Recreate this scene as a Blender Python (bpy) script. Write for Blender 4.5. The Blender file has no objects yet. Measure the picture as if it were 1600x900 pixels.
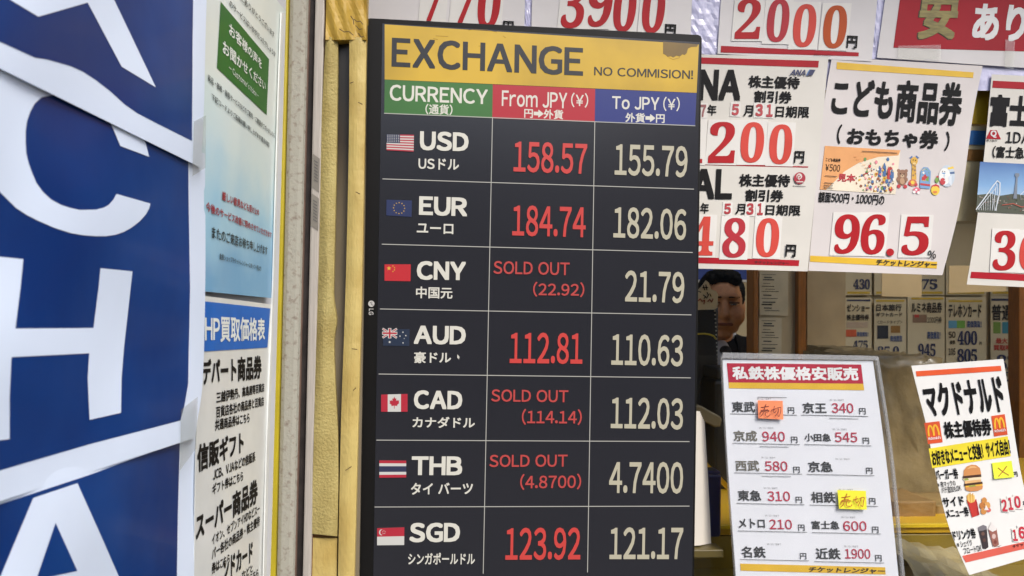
import bpy, bmesh, math, random, time
import numpy as np
_t0 = time.time()
from mathutils import Vector, Matrix
from mathutils.geometry import tessellate_polygon
random.seed(7)
R_ = math.radians
sc = bpy.context.scene
COL = sc.collection

# ------------------------------------------------------------------ camera
F = 1200.0                      # focal length in pixels of a 1600 px wide picture
YAW, PITCH, ROLL = R_(5.549), R_(1.409), R_(1.147)
EYE = Vector((0, 0, 1.5))
FWD = Vector((math.sin(YAW)*math.cos(PITCH), math.cos(YAW)*math.cos(PITCH), math.sin(PITCH)))
R0 = Vector((math.cos(YAW), -math.sin(YAW), 0)); U0 = R0.cross(FWD)
RT = R0*math.cos(ROLL) + U0*math.sin(ROLL); UP = U0*math.cos(ROLL) - R0*math.sin(ROLL)
cd = bpy.data.cameras.new('camera'); cam = bpy.data.objects.new('camera', cd); COL.objects.link(cam)
cam.matrix_world = Matrix(((RT.x, UP.x, -FWD.x, EYE.x), (RT.y, UP.y, -FWD.y, EYE.y), (RT.z, UP.z, -FWD.z, EYE.z), (0, 0, 0, 1)))
cd.sensor_width = 36; cd.lens = 36*F/1600; cd.clip_start = .02; cd.clip_end = 2000
cd.dof.use_dof = True; cd.dof.focus_distance = 1.27; cd.dof.aperture_fstop = 10.5
sc.camera = cam

# ------------------------------------------------------------------ sky, sun, exposure
SUN_EL, SUN_AZ = R_(45), R_(150)          # behind the camera, to the right
w = bpy.data.worlds.new('World'); sc.world = w; w.use_nodes = True
nt = w.node_tree; bg = nt.nodes['Background']
sky = nt.nodes.new('ShaderNodeTexSky'); sky.sky_type = 'NISHITA'; sky.sun_disc = False
sky.sun_elevation = SUN_EL; sky.sun_rotation = SUN_AZ; sky.dust_density = 2.5; sky.air_density = 1.0; sky.ozone_density = .6
nt.links.new(sky.outputs[0], bg.inputs[0]); bg.inputs[1].default_value = .148
sd = bpy.data.lights.new('sun', 'SUN'); so = bpy.data.objects.new('sun', sd); COL.objects.link(so)
sd.energy = 1.6; sd.angle = R_(25); sd.color = (1, .985, .96)
sdir = Vector((math.sin(SUN_AZ)*math.cos(SUN_EL), math.cos(SUN_AZ)*math.cos(SUN_EL), math.sin(SUN_EL)))
so.rotation_euler = sdir.to_track_quat('Z', 'Y').to_euler()
sc.view_settings.view_transform = 'Standard'; sc.view_settings.look = 'None'
EXPO = .78; sc.view_settings.exposure = EXPO; sc.view_settings.gamma = 1; sc.view_settings.use_curve_mapping = False
sc.cycles.max_bounces = 8; sc.cycles.transparent_max_bounces = 16; sc.cycles.use_denoising = True
sc.cycles.caustics_reflective = False; sc.cycles.caustics_refractive = False

# ------------------------------------------------------------------ materials
def lin(c): 
    c = c/255.0
    return c/12.92 if c <= .04045 else ((c+.055)/1.055)**2.4
def C(r, g, b): return (lin(r), lin(g), lin(b), 1)
MATS = {}
def M(key, rgb=(200, 200, 200), rough=.5, spec=.5, var=.05, scale=25, bump=0., bscale=60, coat=0., metal=0., emit=None, detail=4, rgb2=None, lo=.35, hi=.65, stretch=(1, 1, 1), sub=0.):
    if key in MATS: return MATS[key]
    m = bpy.data.materials.new(key); m.use_nodes = True; n = m.node_tree; L = n.links
    p = n.nodes['Principled BSDF']
    p.inputs['Roughness'].default_value = rough; p.inputs['Specular IOR Level'].default_value = spec
    p.inputs['Coat Weight'].default_value = coat; p.inputs['Coat Roughness'].default_value = .12; p.inputs['Metallic'].default_value = metal
    p.inputs['Subsurface Weight'].default_value = sub
    tc = n.nodes.new('ShaderNodeNewGeometry'); mp = n.nodes.new('ShaderNodeMapping'); mp.inputs['Scale'].default_value = stretch
    L.new(tc.outputs['Position'], mp.inputs[0])
    nz = n.nodes.new('ShaderNodeTexNoise'); nz.inputs['Scale'].default_value = scale; nz.inputs['Detail'].default_value = detail
    L.new(mp.outputs[0], nz.inputs['Vector'])
    rp = n.nodes.new('ShaderNodeValToRGB'); rp.color_ramp.elements[0].position = lo; rp.color_ramp.elements[1].position = hi
    c1 = C(*rgb); c2 = C(*rgb2) if rgb2 else tuple(min(1, v*(1-var*2.2)) for v in c1[:3])+(1,)
    rp.color_ramp.elements[0].color = c2; rp.color_ramp.elements[1].color = c1
    L.new(nz.outputs['Fac'], rp.inputs[0])
    if emit is None: L.new(rp.outputs[0], p.inputs['Base Color'])
    else:
        p.inputs['Base Color'].default_value = (.012, .012, .014, 1)
        L.new(rp.outputs[0], p.inputs['Emission Color']); p.inputs['Emission Strength'].default_value = emit*2**-EXPO
    if bump:
        n2 = n.nodes.new('ShaderNodeTexNoise'); n2.inputs['Scale'].default_value = bscale; n2.inputs['Detail'].default_value = 3
        L.new(mp.outputs[0], n2.inputs['Vector'])
        b = n.nodes.new('ShaderNodeBump'); b.inputs['Strength'].default_value = bump; b.inputs['Distance'].default_value = .004
        L.new(n2.outputs['Fac'], b.inputs['Height']); L.new(b.outputs[0], p.inputs['Normal'])
    MATS[key] = m; return m
def clear(key, rough=.03, tint=(1, 1, 1), haze=0., base=.035, bump=0.):
    m = bpy.data.materials.new(key); m.use_nodes = True; n = m.node_tree; L = n.links; n.nodes.clear()
    o = n.nodes.new('ShaderNodeOutputMaterial'); t = n.nodes.new('ShaderNodeBsdfTransparent'); t.inputs[0].default_value = (*tint, 1)
    g = n.nodes.new('ShaderNodeBsdfGlossy'); g.inputs['Roughness'].default_value = rough
    lw = n.nodes.new('ShaderNodeLayerWeight'); lw.inputs[0].default_value = .5
    pw = n.nodes.new('ShaderNodeMath'); pw.operation = 'POWER'; pw.inputs[1].default_value = 5; n.links.new(lw.outputs['Facing'], pw.inputs[0])
    fr = n.nodes.new('ShaderNodeMath'); fr.operation = 'MULTIPLY_ADD'; fr.inputs[1].default_value = .6; fr.inputs[2].default_value = base; n.links.new(pw.outputs[0], fr.inputs[0])
    if bump:
        tc = n.nodes.new('ShaderNodeNewGeometry'); nz = n.nodes.new('ShaderNodeTexNoise'); nz.inputs['Scale'].default_value = 14
        L.new(tc.outputs['Position'], nz.inputs['Vector']); b = n.nodes.new('ShaderNodeBump'); b.inputs['Strength'].default_value = bump; b.inputs['Distance'].default_value = .01
        L.new(nz.outputs['Fac'], b.inputs['Height']); L.new(b.outputs[0], g.inputs['Normal']); L.new(b.outputs[0], lw.inputs['Normal'])
    mx = n.nodes.new('ShaderNodeMixShader'); L.new(fr.outputs[0], mx.inputs[0]); L.new(t.outputs[0], mx.inputs[1]); L.new(g.outputs[0], mx.inputs[2])
    last = mx
    if haze:
        d = n.nodes.new('ShaderNodeBsdfDiffuse'); d.inputs[0].default_value = (.8, .8, .8, 1)
        m2 = n.nodes.new('ShaderNodeMixShader'); m2.inputs[0].default_value = haze
        L.new(mx.outputs[0], m2.inputs[1]); L.new(d.outputs[0], m2.inputs[2]); last = m2
    L.new(last.outputs[0], o.inputs[0]); MATS[key] = m; return m

# ------------------------------------------------------------------ surfaces: a picture point seen on a real plane
def ray(px, py): return (RT*((px-800)/F) - UP*((py-450)/F) + FWD)
class Surf:
    def __init__(s, p0, n, bulge=None): s.p0 = Vector(p0); s.n = Vector(n).normalized(); s.bulge = bulge
    def __call__(s, px, py, off=0.):
        d = ray(px, py); o = off + (s.bulge(px, py) if s.bulge else 0)
        return EYE + d*((s.n.dot(s.p0-EYE)+o)/s.n.dot(d))
    def curl(s, f): return Surf(s.p0, s.n, f)
def front(Y): return Surf((0, Y, 0), (0, -1, 0))
SIGN = front(1.265); POST = front(1.352); CARD = front(1.30); FRAME = front(1.235)
WAZ = R_(4.5); WDIR = Vector((math.sin(WAZ), math.cos(WAZ), 0)); WN = Vector((math.cos(WAZ), -math.sin(WAZ), 0))
WP = front(1.2)(440, 490); WALL = Surf(WP, WN)

# ------------------------------------------------------------------ object helpers
ORG = {}
def empty(name, loc, label, cat, group=None):
    o = bpy.data.objects.new(name, None); o.empty_display_size = .05; COL.objects.link(o); o.location = loc; ORG[o] = Vector(loc)
    o['label'] = label; o['category'] = cat
    if group: o['group'] = group
    return o
def mk(name, vs, fs, mats, parent=None, mi=None, smooth=False, label=None, cat=None, kind=None, group=None):
    vs = [Vector(v) for v in vs]
    c = Vector((0, 0, 0))
    for v in vs: c += v
    c /= max(1, len(vs))
    me = bpy.data.meshes.new(name); me.from_pydata([v-c for v in vs], [], fs)
    for m in (mats if isinstance(mats, (list, tuple)) else [mats]): me.materials.append(m)
    if mi: me.polygons.foreach_set('material_index', mi)
    if smooth: me.polygons.foreach_set('use_smooth', [True]*len(me.polygons))
    me.update()
    o = bpy.data.objects.new(name, me); COL.objects.link(o); ORG[o] = c
    if parent is not None: o.parent = parent; o.location = c-ORG[parent]
    else: o.location = c
    if label: o['label'] = label
    if cat: o['category'] = cat
    if kind: o['kind'] = kind
    if group: o['group'] = group
    return o
def mesh_bm(name, bm, mats, parent=None, smooth=False, **k):
    bm.verts.index_update(); vs = [v.co.copy() for v in bm.verts]; fs = [[v.index for v in f.verts] for f in bm.faces]; mi = [f.material_index for f in bm.faces]; bm.free()
    return mk(name, vs, fs, mats, parent, mi, smooth, **k)
def box(name, x0, x1, y0, y1, z0, z1, mat, parent=None, bev=.004, seg=2, **k):
    bm = bmesh.new(); bmesh.ops.create_cube(bm, size=1)
    for v in bm.verts: v.co = Vector(((x0+x1)/2+v.co.x*(x1-x0), (y0+y1)/2+v.co.y*(y1-y0), (z0+z1)/2+v.co.z*(z1-z0)))
    if bev: bmesh.ops.bevel(bm, geom=bm.edges[:], offset=bev, segments=seg, affect='EDGES', profile=.5)
    return mesh_bm(name, bm, mat, parent, **k)
def tess(pts): return tessellate_polygon([[Vector((p[0], -p[1], 0)) for p in pts]])
def prism(name, pts, surf, depth, mat, parent=None, off=0., bev=0., **k):
    f = [surf(x, y, off) for x, y in pts]; b = [p-surf.n*depth for p in f]; n = len(f)
    bm = bmesh.new(); A = [bm.verts.new(p) for p in f]; B = [bm.verts.new(p) for p in b]
    ff = bm.faces.new(A); bm.faces.new(B[::-1])
    for i in range(n): bm.faces.new((A[i], B[i], B[(i+1) % n], A[(i+1) % n]))
    if bev: bmesh.ops.bevel(bm, geom=[e for e in ff.edges], offset=bev, segments=2, affect='EDGES', profile=.5)
    bmesh.ops.recalc_face_normals(bm, faces=bm.faces)
    return mesh_bm(name, bm, mat, parent, **k)
def lerp(a, b, t): return a+(b-a)*t
def along(pl, t):
    s = t*(len(pl)-1); i = min(int(s), len(pl)-2); f = s-i
    return (lerp(pl[i][0], pl[i+1][0], f), lerp(pl[i][1], pl[i+1][1], f))
def smoothpl(pl, n):
    # Catmull-Rom through the points
    out = []
    for k in range(n+1):
        s = k/n*(len(pl)-1); i = min(int(s), len(pl)-2); f = s-i
        p = [pl[max(0, i-1)], pl[i], pl[i+1], pl[min(len(pl)-1, i+2)]]
        out.append(tuple(.5*((2*p[1][a])+(-p[0][a]+p[2][a])*f+(2*p[0][a]-5*p[1][a]+4*p[2][a]-p[3][a])*f*f+(-p[0][a]+3*p[1][a]-3*p[2][a]+p[3][a])*f**3) for a in (0, 1)))
    return out
def sheet(name, left, right, surf, mat, parent=None, thick=.0004, off=0., nx=10, ny=14, jit=None, **k):
    """a sheet between a left and a right edge (each a list of picture points, top to bottom), a closed thin shell"""
    L_ = smoothpl(left, ny) if len(left) > 2 else [along(left, j/ny) for j in range(ny+1)]
    R2 = smoothpl(right, ny) if len(right) > 2 else [along(right, j/ny) for j in range(ny+1)]
    fv = []; 
    for j in range(ny+1):
        for i in range(nx+1):
            t = i/nx; p = surf(lerp(L_[j][0], R2[j][0], t), lerp(L_[j][1], R2[j][1], t), off + (jit(t, j/ny) if jit else 0)); fv.append(p)
    N = len(fv); bv = [p-surf.n*thick for p in fv]; fs = []
    W = nx+1
    for j in range(ny):
        for i in range(nx):
            a = j*W+i; fs.append((a, a+W, a+W+1, a+1)); fs.append((N+a, N+a+1, N+a+W+1, N+a+W))
    rim = [i for i in range(W)]+[j*W+nx for j in range(1, ny+1)]+[ny*W+i for i in range(nx-1, -1, -1)]+[j*W for j in range(ny-1, 0, -1)]
    for q in range(len(rim)):
        a, b = rim[q], rim[(q+1) % len(rim)]; fs.append((a, b, N+b, N+a))
    return mk(name, fv+bv, fs, mat, parent, smooth=False, **k)
def quad(name, q, surf, mat, parent=None, off=.0005, thick=.0002, nx=10, ny=6, **k):
    return sheet(name, [q[0], q[3]], [q[1], q[2]], surf, mat, parent, thick, off, nx, ny, **k)
def fine(P, tris, mx):
    # split long edges so that a print follows a curved sheet
    for _ in range(6):
        out = []; mid = {}; again = False
        def d(a, b): return math.hypot(P[a][0]-P[b][0], P[a][1]-P[b][1])
        def m(a, b):
            k = (min(a, b), max(a, b))
            if k not in mid: P.append(((P[a][0]+P[b][0])/2, (P[a][1]+P[b][1])/2)); mid[k] = len(P)-1
            return mid[k]
        for a, b, c in tris:
            L = [(d(a, b) > mx), (d(b, c) > mx), (d(c, a) > mx)]
            if not any(L): out.append((a, b, c)); continue
            again = True
            if all(L): x, y, z = m(a, b), m(b, c), m(c, a); out += [(a, x, z), (x, b, y), (z, y, c), (x, y, z)]
            else:
                for _r in range(3):
                    if L[0]: break
                    a, b, c = b, c, a; L = L[1:]+L[:1]
                if L[1]: x, y = m(a, b), m(b, c); out += [(a, x, c), (x, y, c), (x, b, y)]
                elif L[2]: x, z = m(a, b), m(c, a); out += [(a, x, z), (x, b, z), (z, b, c)]
                else: x = m(a, b); out += [(a, x, c), (x, b, c)]
        tris = out
        if not again: break
    return P, tris
def prints(name, items, surf, parent=None, off=.0008, step=.00003, **k):
    """flat printed shapes: one mesh, a material per shape; later shapes lie a hair above earlier ones"""
    vs, fs, mi, ms = [], [], [], []
    for q, (pts, m) in enumerate(items):
        if m not in ms: ms.append(m)
        P2, tr = [tuple(p) for p in pts], [tuple(t) for t in tess(pts)]
        if surf.bulge: P2, tr = fine(P2, tr, 16)
        base = len(vs); vs += [surf(x, y, off+q*step+min(q, 3)*.00012) for x, y in P2]
        for t in tr: fs.append(tuple(base+i for i in t)); mi.append(ms.index(m))
    return mk(name, vs, fs, ms, parent, mi, **k)
def circ(cx, cy, rx, ry=None, n=20, a0=0, a1=360): 
    ry = rx if ry is None else ry
    full = (a1-a0) >= 360
    return [(cx+rx*math.cos(R_(a0+(a1-a0)*i/(n if full else n-1))), cy+ry*math.sin(R_(a0+(a1-a0)*i/(n if full else n-1)))) for i in range(n)]
def stroke(pts, wd):
    out = []
    for a, b in zip(pts, pts[1:]):
        dx, dy = b[0]-a[0], b[1]-a[1]; l = math.hypot(dx, dy) or 1; nx, ny = -dy/l*wd/2, dx/l*wd/2; ex, ey = dx/l*wd*.3, dy/l*wd*.3
        out.append([(a[0]+nx-ex, a[1]+ny-ey), (b[0]+nx+ex, b[1]+ny+ey), (b[0]-nx+ex, b[1]-ny+ey), (a[0]-nx-ex, a[1]-ny-ey)])
    return out
def inq(q, u, v):
    a = (lerp(q[0][0], q[1][0], u), lerp(q[0][1], q[1][1], u)); b = (lerp(q[3][0], q[2][0], u), lerp(q[3][1], q[2][1], u))
    return (lerp(a[0], b[0], v), lerp(a[1], b[1], v))
def inr(q, u0, v0, u1, v1): return [inq(q, u0, v0), inq(q, u1, v0), inq(q, u1, v1), inq(q, u0, v1)]

# ------------------------------------------------------------------ lettering (Blender's built-in font, glyphs set one by one)
TEXTS = []
def T(name, s, bl, br, hL, hR, surf, mat, parent, lean=0., bold=0., off=.0010, font='sans', persp=False, up=None):
    TEXTS.append((name, s, bl, br, hL, hR or hL, surf, mat, parent, lean, bold, off, font, persp, up))
OWN = {'I': '\ue001', '➡': '\ue002'}
def gl(ch, font):
    if ch in OWN and font == 'sans': return OWN[ch]
    o = ord(ch)
    if font == 'serif' and ch.isdigit(): return chr(0x1D7CE+int(ch))
    if font == 'gill': return ch
    if 33 <= o <= 126: return chr(o+0xFEE0)
    if ch == '¥': return '￥'
    return ch
def build_texts():
    need = sorted({gl(c, t[12]) for t in TEXTS for c in t[1] if c not in ' \u3000'}-set(OWN.values())); tmp = {}
    for c in need:
        cu = bpy.data.curves.new('g', 'FONT'); cu.body = c; cu.size = 1; cu.resolution_u = 3
        ob = bpy.data.objects.new('g', cu); COL.objects.link(ob); tmp[c] = ob
    dg = bpy.context.evaluated_depsgraph_get(); G = {}
    G['\ue001'] = ([(.09, 0), (.18, 0), (.18, .733), (.09, .733)], [(0, 1, 2, 3)], .09, .18)
    G['\ue002'] = ([(.04, .22), (.5, .22), (.5, .54), (.04, .54), (.5, 0), (.97, .38), (.5, .76)], [(0, 1, 2, 3), (4, 5, 6)], .04, .97)
    for c, ob in tmp.items():
        me = ob.evaluated_get(dg).to_mesh()
        vs = [(v.co.x, v.co.y) for v in me.vertices]; fs = [tuple(p.vertices) for p in me.polygons]
        xs = [v[0] for v in vs] or [0]; G[c] = (vs, fs, min(xs), max(xs))
        ob.evaluated_get(dg).to_mesh_clear()
    for ob in tmp.values():
        cu = ob.data; bpy.data.objects.remove(ob); bpy.data.curves.remove(cu)
    for (name, s, bl, br, hL, hR, surf, mat, parent, lean, bold, off, font, persp, up) in TEXTS:
        pen = 0.; V2 = []; FS = []
        for ch in s:
            if ch == ' ': pen += .3; continue
            if ch == '\u3000': pen += 1; continue
            vs, fs, x0, x1 = G[gl(ch, font)]
            if font == 'serif' or (ord(ch) < 0x250 and font == 'sans'):
                wd = x1-x0
                if ch.isdigit() and font == 'sans': adv = .64; dx = pen+(adv-wd)/2-x0
                else: sb = .055 if font == 'sans' else .02; adv = wd+2*sb; dx = pen+sb-x0
            elif font == 'gill': wd = x1-x0; adv = wd+.09; dx = pen+.045-x0
            else: adv = 1.; dx = pen
            b = len(V2); V2 += [(x+dx, y) for x, y in vs]; FS += [tuple(b+i for i in f) for f in fs]; pen += adv
        if not V2: continue
        x0 = min(v[0] for v in V2)-bold; x1 = max(v[0] for v in V2)+bold; y0 = min(v[1] for v in V2)-bold; y1 = max(v[1] for v in V2)+bold
        if x1-x0 < 1e-6 or y1-y0 < 1e-6: continue
        ring = [(0, 0)]
        if bold:
            bb = bold*.72; ring += [(bb, bb), (-bb, bb), (bb, -bb), (-bb, -bb), (bb, 0), (-bb, 0), (0, bb), (0, -bb)]
        kx = hL/hR
        def put(x, y, o):
            u = (x-x0)/(x1-x0); v = (y-y0)/(y1-y0)
            if persp: u = u*kx/((1-u)+u*kx)
            h = lerp(hL, hR, u); X_, Y_ = lerp(bl[0], br[0], u), lerp(bl[1], br[1], u)
            if up: X_ += up[0]*v; Y_ += up[1]*v
            else: X_ += lean*h*v; Y_ -= h*v
            return surf(X_, Y_, o)
        A = np.array([tuple(put(x, y, off)) for x, y in V2]); U = np.array([(x-x0)/(x1-x0) for x, y in V2])[:, None]
        parts = []; fs = []
        # the strokes are thickened with copies shifted all round, each a hair above the last
        def jac(x):
            p = put(x, (y0+y1)/2, off); return np.array(put(x+.05, (y0+y1)/2, off)-p)/.05, np.array(put(x, (y0+y1)/2+.05, off)-p)/.05
        ja, jb = jac(x0), jac(x1-.05); jx = ja[0]*(1-U)+jb[0]*U; jy = ja[1]*(1-U)+jb[1]*U; nv = np.array(surf.n)
        for q, (ox, oy) in enumerate(ring):
            parts.append(A+jx*ox+jy*oy+nv*(q*.000015)); b = q*len(V2)
            fs += [tuple(b+i for i in f) for f in FS] if b else FS
        VV = np.concatenate(parts); c = VV.mean(axis=0)
        me = bpy.data.meshes.new(name); me.from_pydata((VV-c).tolist(), [], fs); me.materials.append(mat); me.update()
        ob = bpy.data.objects.new(name, me); COL.objects.link(ob); ob.parent = parent; ob.location = Vector(c)-ORG[parent]; ORG[ob] = Vector(c)

# ------------------------------------------------------------------ common paints
WHITE = M('white_paper', (216, 211, 208), .5, .4, .04, 7, .35, 7)
WHITE2 = M('digit_card_paper', (224, 220, 212), .5, .4, .03, 14)
INK = M('black_ink', (18, 17, 18), .55, .15, .03)
GREYINK = M('grey_ink', (70, 70, 72), .5, .4, .03)
RED = M('red_print', (172, 24, 38), .5, .2, .06, 20)
YEL = M('yellow_print', (226, 182, 48), .45, .4, .05, 20)
D_RED = [M('digit_red_a', (176, 26, 34), .5, .2), M('digit_red_b', (206, 72, 60), .5, .2), M('digit_red_c', (178, 48, 58), .5, .2), M('digit_orange', (180, 76, 26), .5, .2)]
GLASS = clear('window_glass', .01, (.98, .985, .98), base=.020); ACRY = clear('acrylic', .06, (.995, .995, .995), .012, bump=.15); ACRYE = clear('acrylic_edge', .1, (.90, .91, .92), .22)
TAPE = clear('clear_tape', .18, (.97, .97, .95), .05, bump=.2)

#=STRUCT
# ================================================================== setting
PAVE = M('pavement_stone', (82, 80, 78), .85, .3, .12, 3, .3, 90)
def ground():
    S = 150
    mk('pavement', [(-S, -S, 0), (S, -S, 0), (S, 1.2, 0), (-S, 1.2, 0)], [(0, 1, 2, 3)], PAVE, kind='structure')
    mk('shop_floor', [(-S, 1.2, .004), (S, 1.2, .004), (S, S, .004), (-S, S, .004)], [(0, 1, 2, 3)], M('floor_tile', (120, 100, 76), .5, .4, .1, 6), kind='structure')
ground()
CREAM = M('cream_wall', (196, 178, 142), .7, .3, .06, 4, .1, 30)
box('back_wall', -1.6, 3.6, 3.12, 3.22, 0, 3.0, CREAM, bev=0, label='cream plaster back wall of the shop carrying the price boards', cat='wall')
box('ceiling', -1.2, 3.2, 2.05, 3.118, 2.72, 2.78, CREAM, bev=0, kind='structure')  # slab cut short, its open slot added to admit skylight
box('side_partition', 3.2, 3.3, 1.5, 3.11, 0, 3.0, CREAM, bev=0, label='cream side wall closing the shop on the right', cat='wall')
box('inner_wall', -1.3, -1.2, 1.45, 3.11, 0, 3.0, CREAM, bev=0, label='cream inner wall of the shop on the left', cat='wall')
box('base_wall', -.12, 3.3, 1.33, 1.43, .002, .80, M('base_panel', (150, 130, 60), .5, .4, .08, 5), bev=.006, label='ochre panel wall under the shop window', cat='wall')
box('head_wall', -.5, 3.3, 1.33, 1.45, 2.45, 3.0, M('head_panel', (170, 165, 150), .6, .4, .05, 5), bev=.006, label='grey panel wall over the shop window', cat='wall')
box('window_glass', -.1, 3.25, 1.36, 1.366, .802, 2.448, GLASS, bev=0, label='large clear window pane behind the hanging price posters', cat='window')
e_ = empty('awning', Vector((1, 1.0, 2.56)), 'flat grey awning over the shop front, above the picture', 'awning')  # unseen overhang added to darken the upper posters
box('roof_slab', -.9, 3.3, .88, 1.329, 2.62, 2.68, M('sunshade_panel', (150, 148, 142), .6, .4, .05, 4), e_, .004); box('front_edge', -.9, 3.3, .86, .878, 2.56, 2.70, M('sunshade_edge', (190, 160, 60), .5, .4, .05, 4), e_, .004)
def far_side():  # unseen buildings added to give the glass and screen reflections
    r = random.Random(11)
    for k, (x0, x1, h, c, lab) in enumerate(((-14, -5.2, 6.2, (150, 140, 126), 'beige two storey building across the road, behind the viewer on the left'), (-5, 3.4, 4.6, (120, 112, 104), 'low grey brown building across the road, straight behind the viewer'), (3.6, 13, 5.6, (176, 170, 160), 'pale two storey building across the road, behind the viewer on the right'))):
        e = empty('reflected_building', Vector(((x0+x1)/2, -10, 0)), lab, 'building')
        box('wall', x0, x1, -12, -10, .002, h, M('far_wall_%s' % 'abc'[k], c, .8, .3, .1, 1), e, .02)
        n = int((x1-x0)/2)
        for z in (.5, 3.1):
            if z+1.3 > h: continue
            for i in range(n):
                a = x0+.4+i*(x1-x0-.4)/n; box('window', a, a+1.3, -9.998, -9.96, z, z+1.3+(.6 if z < 1 else 0), M('far_window', (60, 70, 84), .1, .6, .05), e, .01)
far_side()
# side wall at the left, carrying the banner and the notices
def side_wall():
    a = WP-WDIR*1.1-WN*.012; b = WP+WDIR*.05-WN*.012; vs = []
    for z in (.002, 2.9):
        for p in (a, b, b-WN*.09, a-WN*.09): vs.append((p.x, p.y, z))
    mk('side_wall', vs, [(0, 3, 2, 1), (4, 5, 6, 7), (0, 1, 5, 4), (1, 2, 6, 5), (2, 3, 7, 6), (3, 0, 4, 7)], M('side_board', (205, 207, 214), .6, .4, .04, 4), label='pale grey board wall at the left behind the blue banner', cat='wall')
side_wall()

#=LEFT
# ================================================================== blue banner
BW = M('banner_white', (224, 236, 254), .35, .35, .03, 6, .15, 9, coat=.05)
BB = M('banner_blue', (4, 46, 108), .32, .2, .10, 4, .6, 6, coat=.12, rgb2=(16, 62, 128), lo=.40, hi=.60)  # paler blue blotches in the colour imitate gloss reflections
def wav(a, f, ph): return lambda x, y: a*math.sin(x*f+y*.011+ph)+a*.6*math.sin(y*.021-x*.012+ph*2)
def banner():
    g = 'sheets of the blue lettered banner'
    S3 = WALL.curl(wav(.0012, .021, .4)); S2 = WALL.curl(wav(.0016, .018, 1.4)); S1 = WALL.curl(wav(.0016, .02, 2.5))
    # top sheet, ends of an X
    e = empty('banner_sheet', WALL(150, 230, .01), 'topmost blue banner sheet with slanting white strokes, on the left wall', 'banner', g)
    sheet('sheet', [(-70, -170), (-70, 72)], [(326, -90), (321, 60), (319, 160), (314, 262)], S3, BW, e, .0006, .0066, 24, 24)
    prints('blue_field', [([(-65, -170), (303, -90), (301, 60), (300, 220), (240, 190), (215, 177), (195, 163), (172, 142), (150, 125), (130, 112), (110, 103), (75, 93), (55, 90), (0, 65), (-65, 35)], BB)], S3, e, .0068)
    prints('letter', [([(-20, -28), (10, -4), (60, 26), (137, 4), (190, 104), (243.5, 136.5), (150, -60)], BW)], S3, e, .0072)
    # middle sheet, C and H
    e = empty('banner_sheet', WALL(150, 700, .01), 'blue banner sheet with white letters C and H, middle one on the left wall', 'banner', g)
    sheet('sheet', [(-70, 66), (-70, 400), (-70, 806)], [(320, 240), (321, 420), (317, 590), (308, 660), (305, 684)], S2, BW, e, .0006, .0042, 24, 30)
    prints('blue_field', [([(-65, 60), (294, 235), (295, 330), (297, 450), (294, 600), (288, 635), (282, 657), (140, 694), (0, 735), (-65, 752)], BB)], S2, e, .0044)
    prints('letter', [([(86, 148), (65, 152), (54, 162), (47, 175), (42, 190), (40, 205), (40, 222), (41, 240), (45, 256), (50, 270), (57, 286), (67, 300), (80, 312), (95, 320), (110, 325), (125, 328), (150, 327.5), (162, 324.5), (170, 320), (177, 312), (182, 303), (235, 318), (233, 326), (228, 335), (218, 346), (205, 356), (193, 362.5), (180, 367), (165, 369), (150, 369), (130, 367.5), (110, 364), (85, 356), (60, 345), (42, 336), (25, 325), (0, 300), (-40, 250), (-50, 190), (-40, 110), (0, 88)], BW),
                      ([(150, 150), (167, 181), (178, 204), (188, 228), (233, 245), (228, 225), (221, 206), (212, 185)], BW)], S2, e, .0048)
    prints('letter', [([(-30, 398), (36.5, 405), (32, 450), (24, 513.5), (146, 512.5), (154, 450), (157, 419), (207, 424), (203, 460), (194, 540), (190, 590), (189, 645), (140, 656), (137, 590), (139.5, 552), (18, 558), (15, 620), (15, 686), (-30, 692)], BW)], S2, e, .0048)
    # bottom sheet, A
    e = empty('banner_sheet', WALL(150, 1000, .01), 'blue banner sheet with a white letter A, lowest on the left wall', 'banner', g)
    sheet('sheet', [(-70, 770), (-70, 1060)], [(306, 655), (304, 760), (303, 1000)], S1, BW, e, .0006, .0015, 24, 20)
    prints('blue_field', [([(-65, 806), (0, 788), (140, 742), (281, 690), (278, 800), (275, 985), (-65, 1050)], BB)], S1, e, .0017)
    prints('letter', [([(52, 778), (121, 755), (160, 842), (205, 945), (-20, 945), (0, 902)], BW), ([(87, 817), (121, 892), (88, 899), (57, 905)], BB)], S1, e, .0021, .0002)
    # strips of clear tape
    for q, lab in (([(303, 190), (322, 180), (321, 262), (301, 275)], 'strip of clear tape on the banner margin beside the green notice'), ([(283, 640), (309, 620), (307, 700), (281, 735)], 'strip of clear tape on the banner margin beside the price list')):
        o = quad('tape_strip', q, WALL.curl(lambda x, y: .0095), TAPE, off=0, thick=.0001, nx=4, ny=4); o['label'] = lab; o['category'] = 'tape'
banner()

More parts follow.
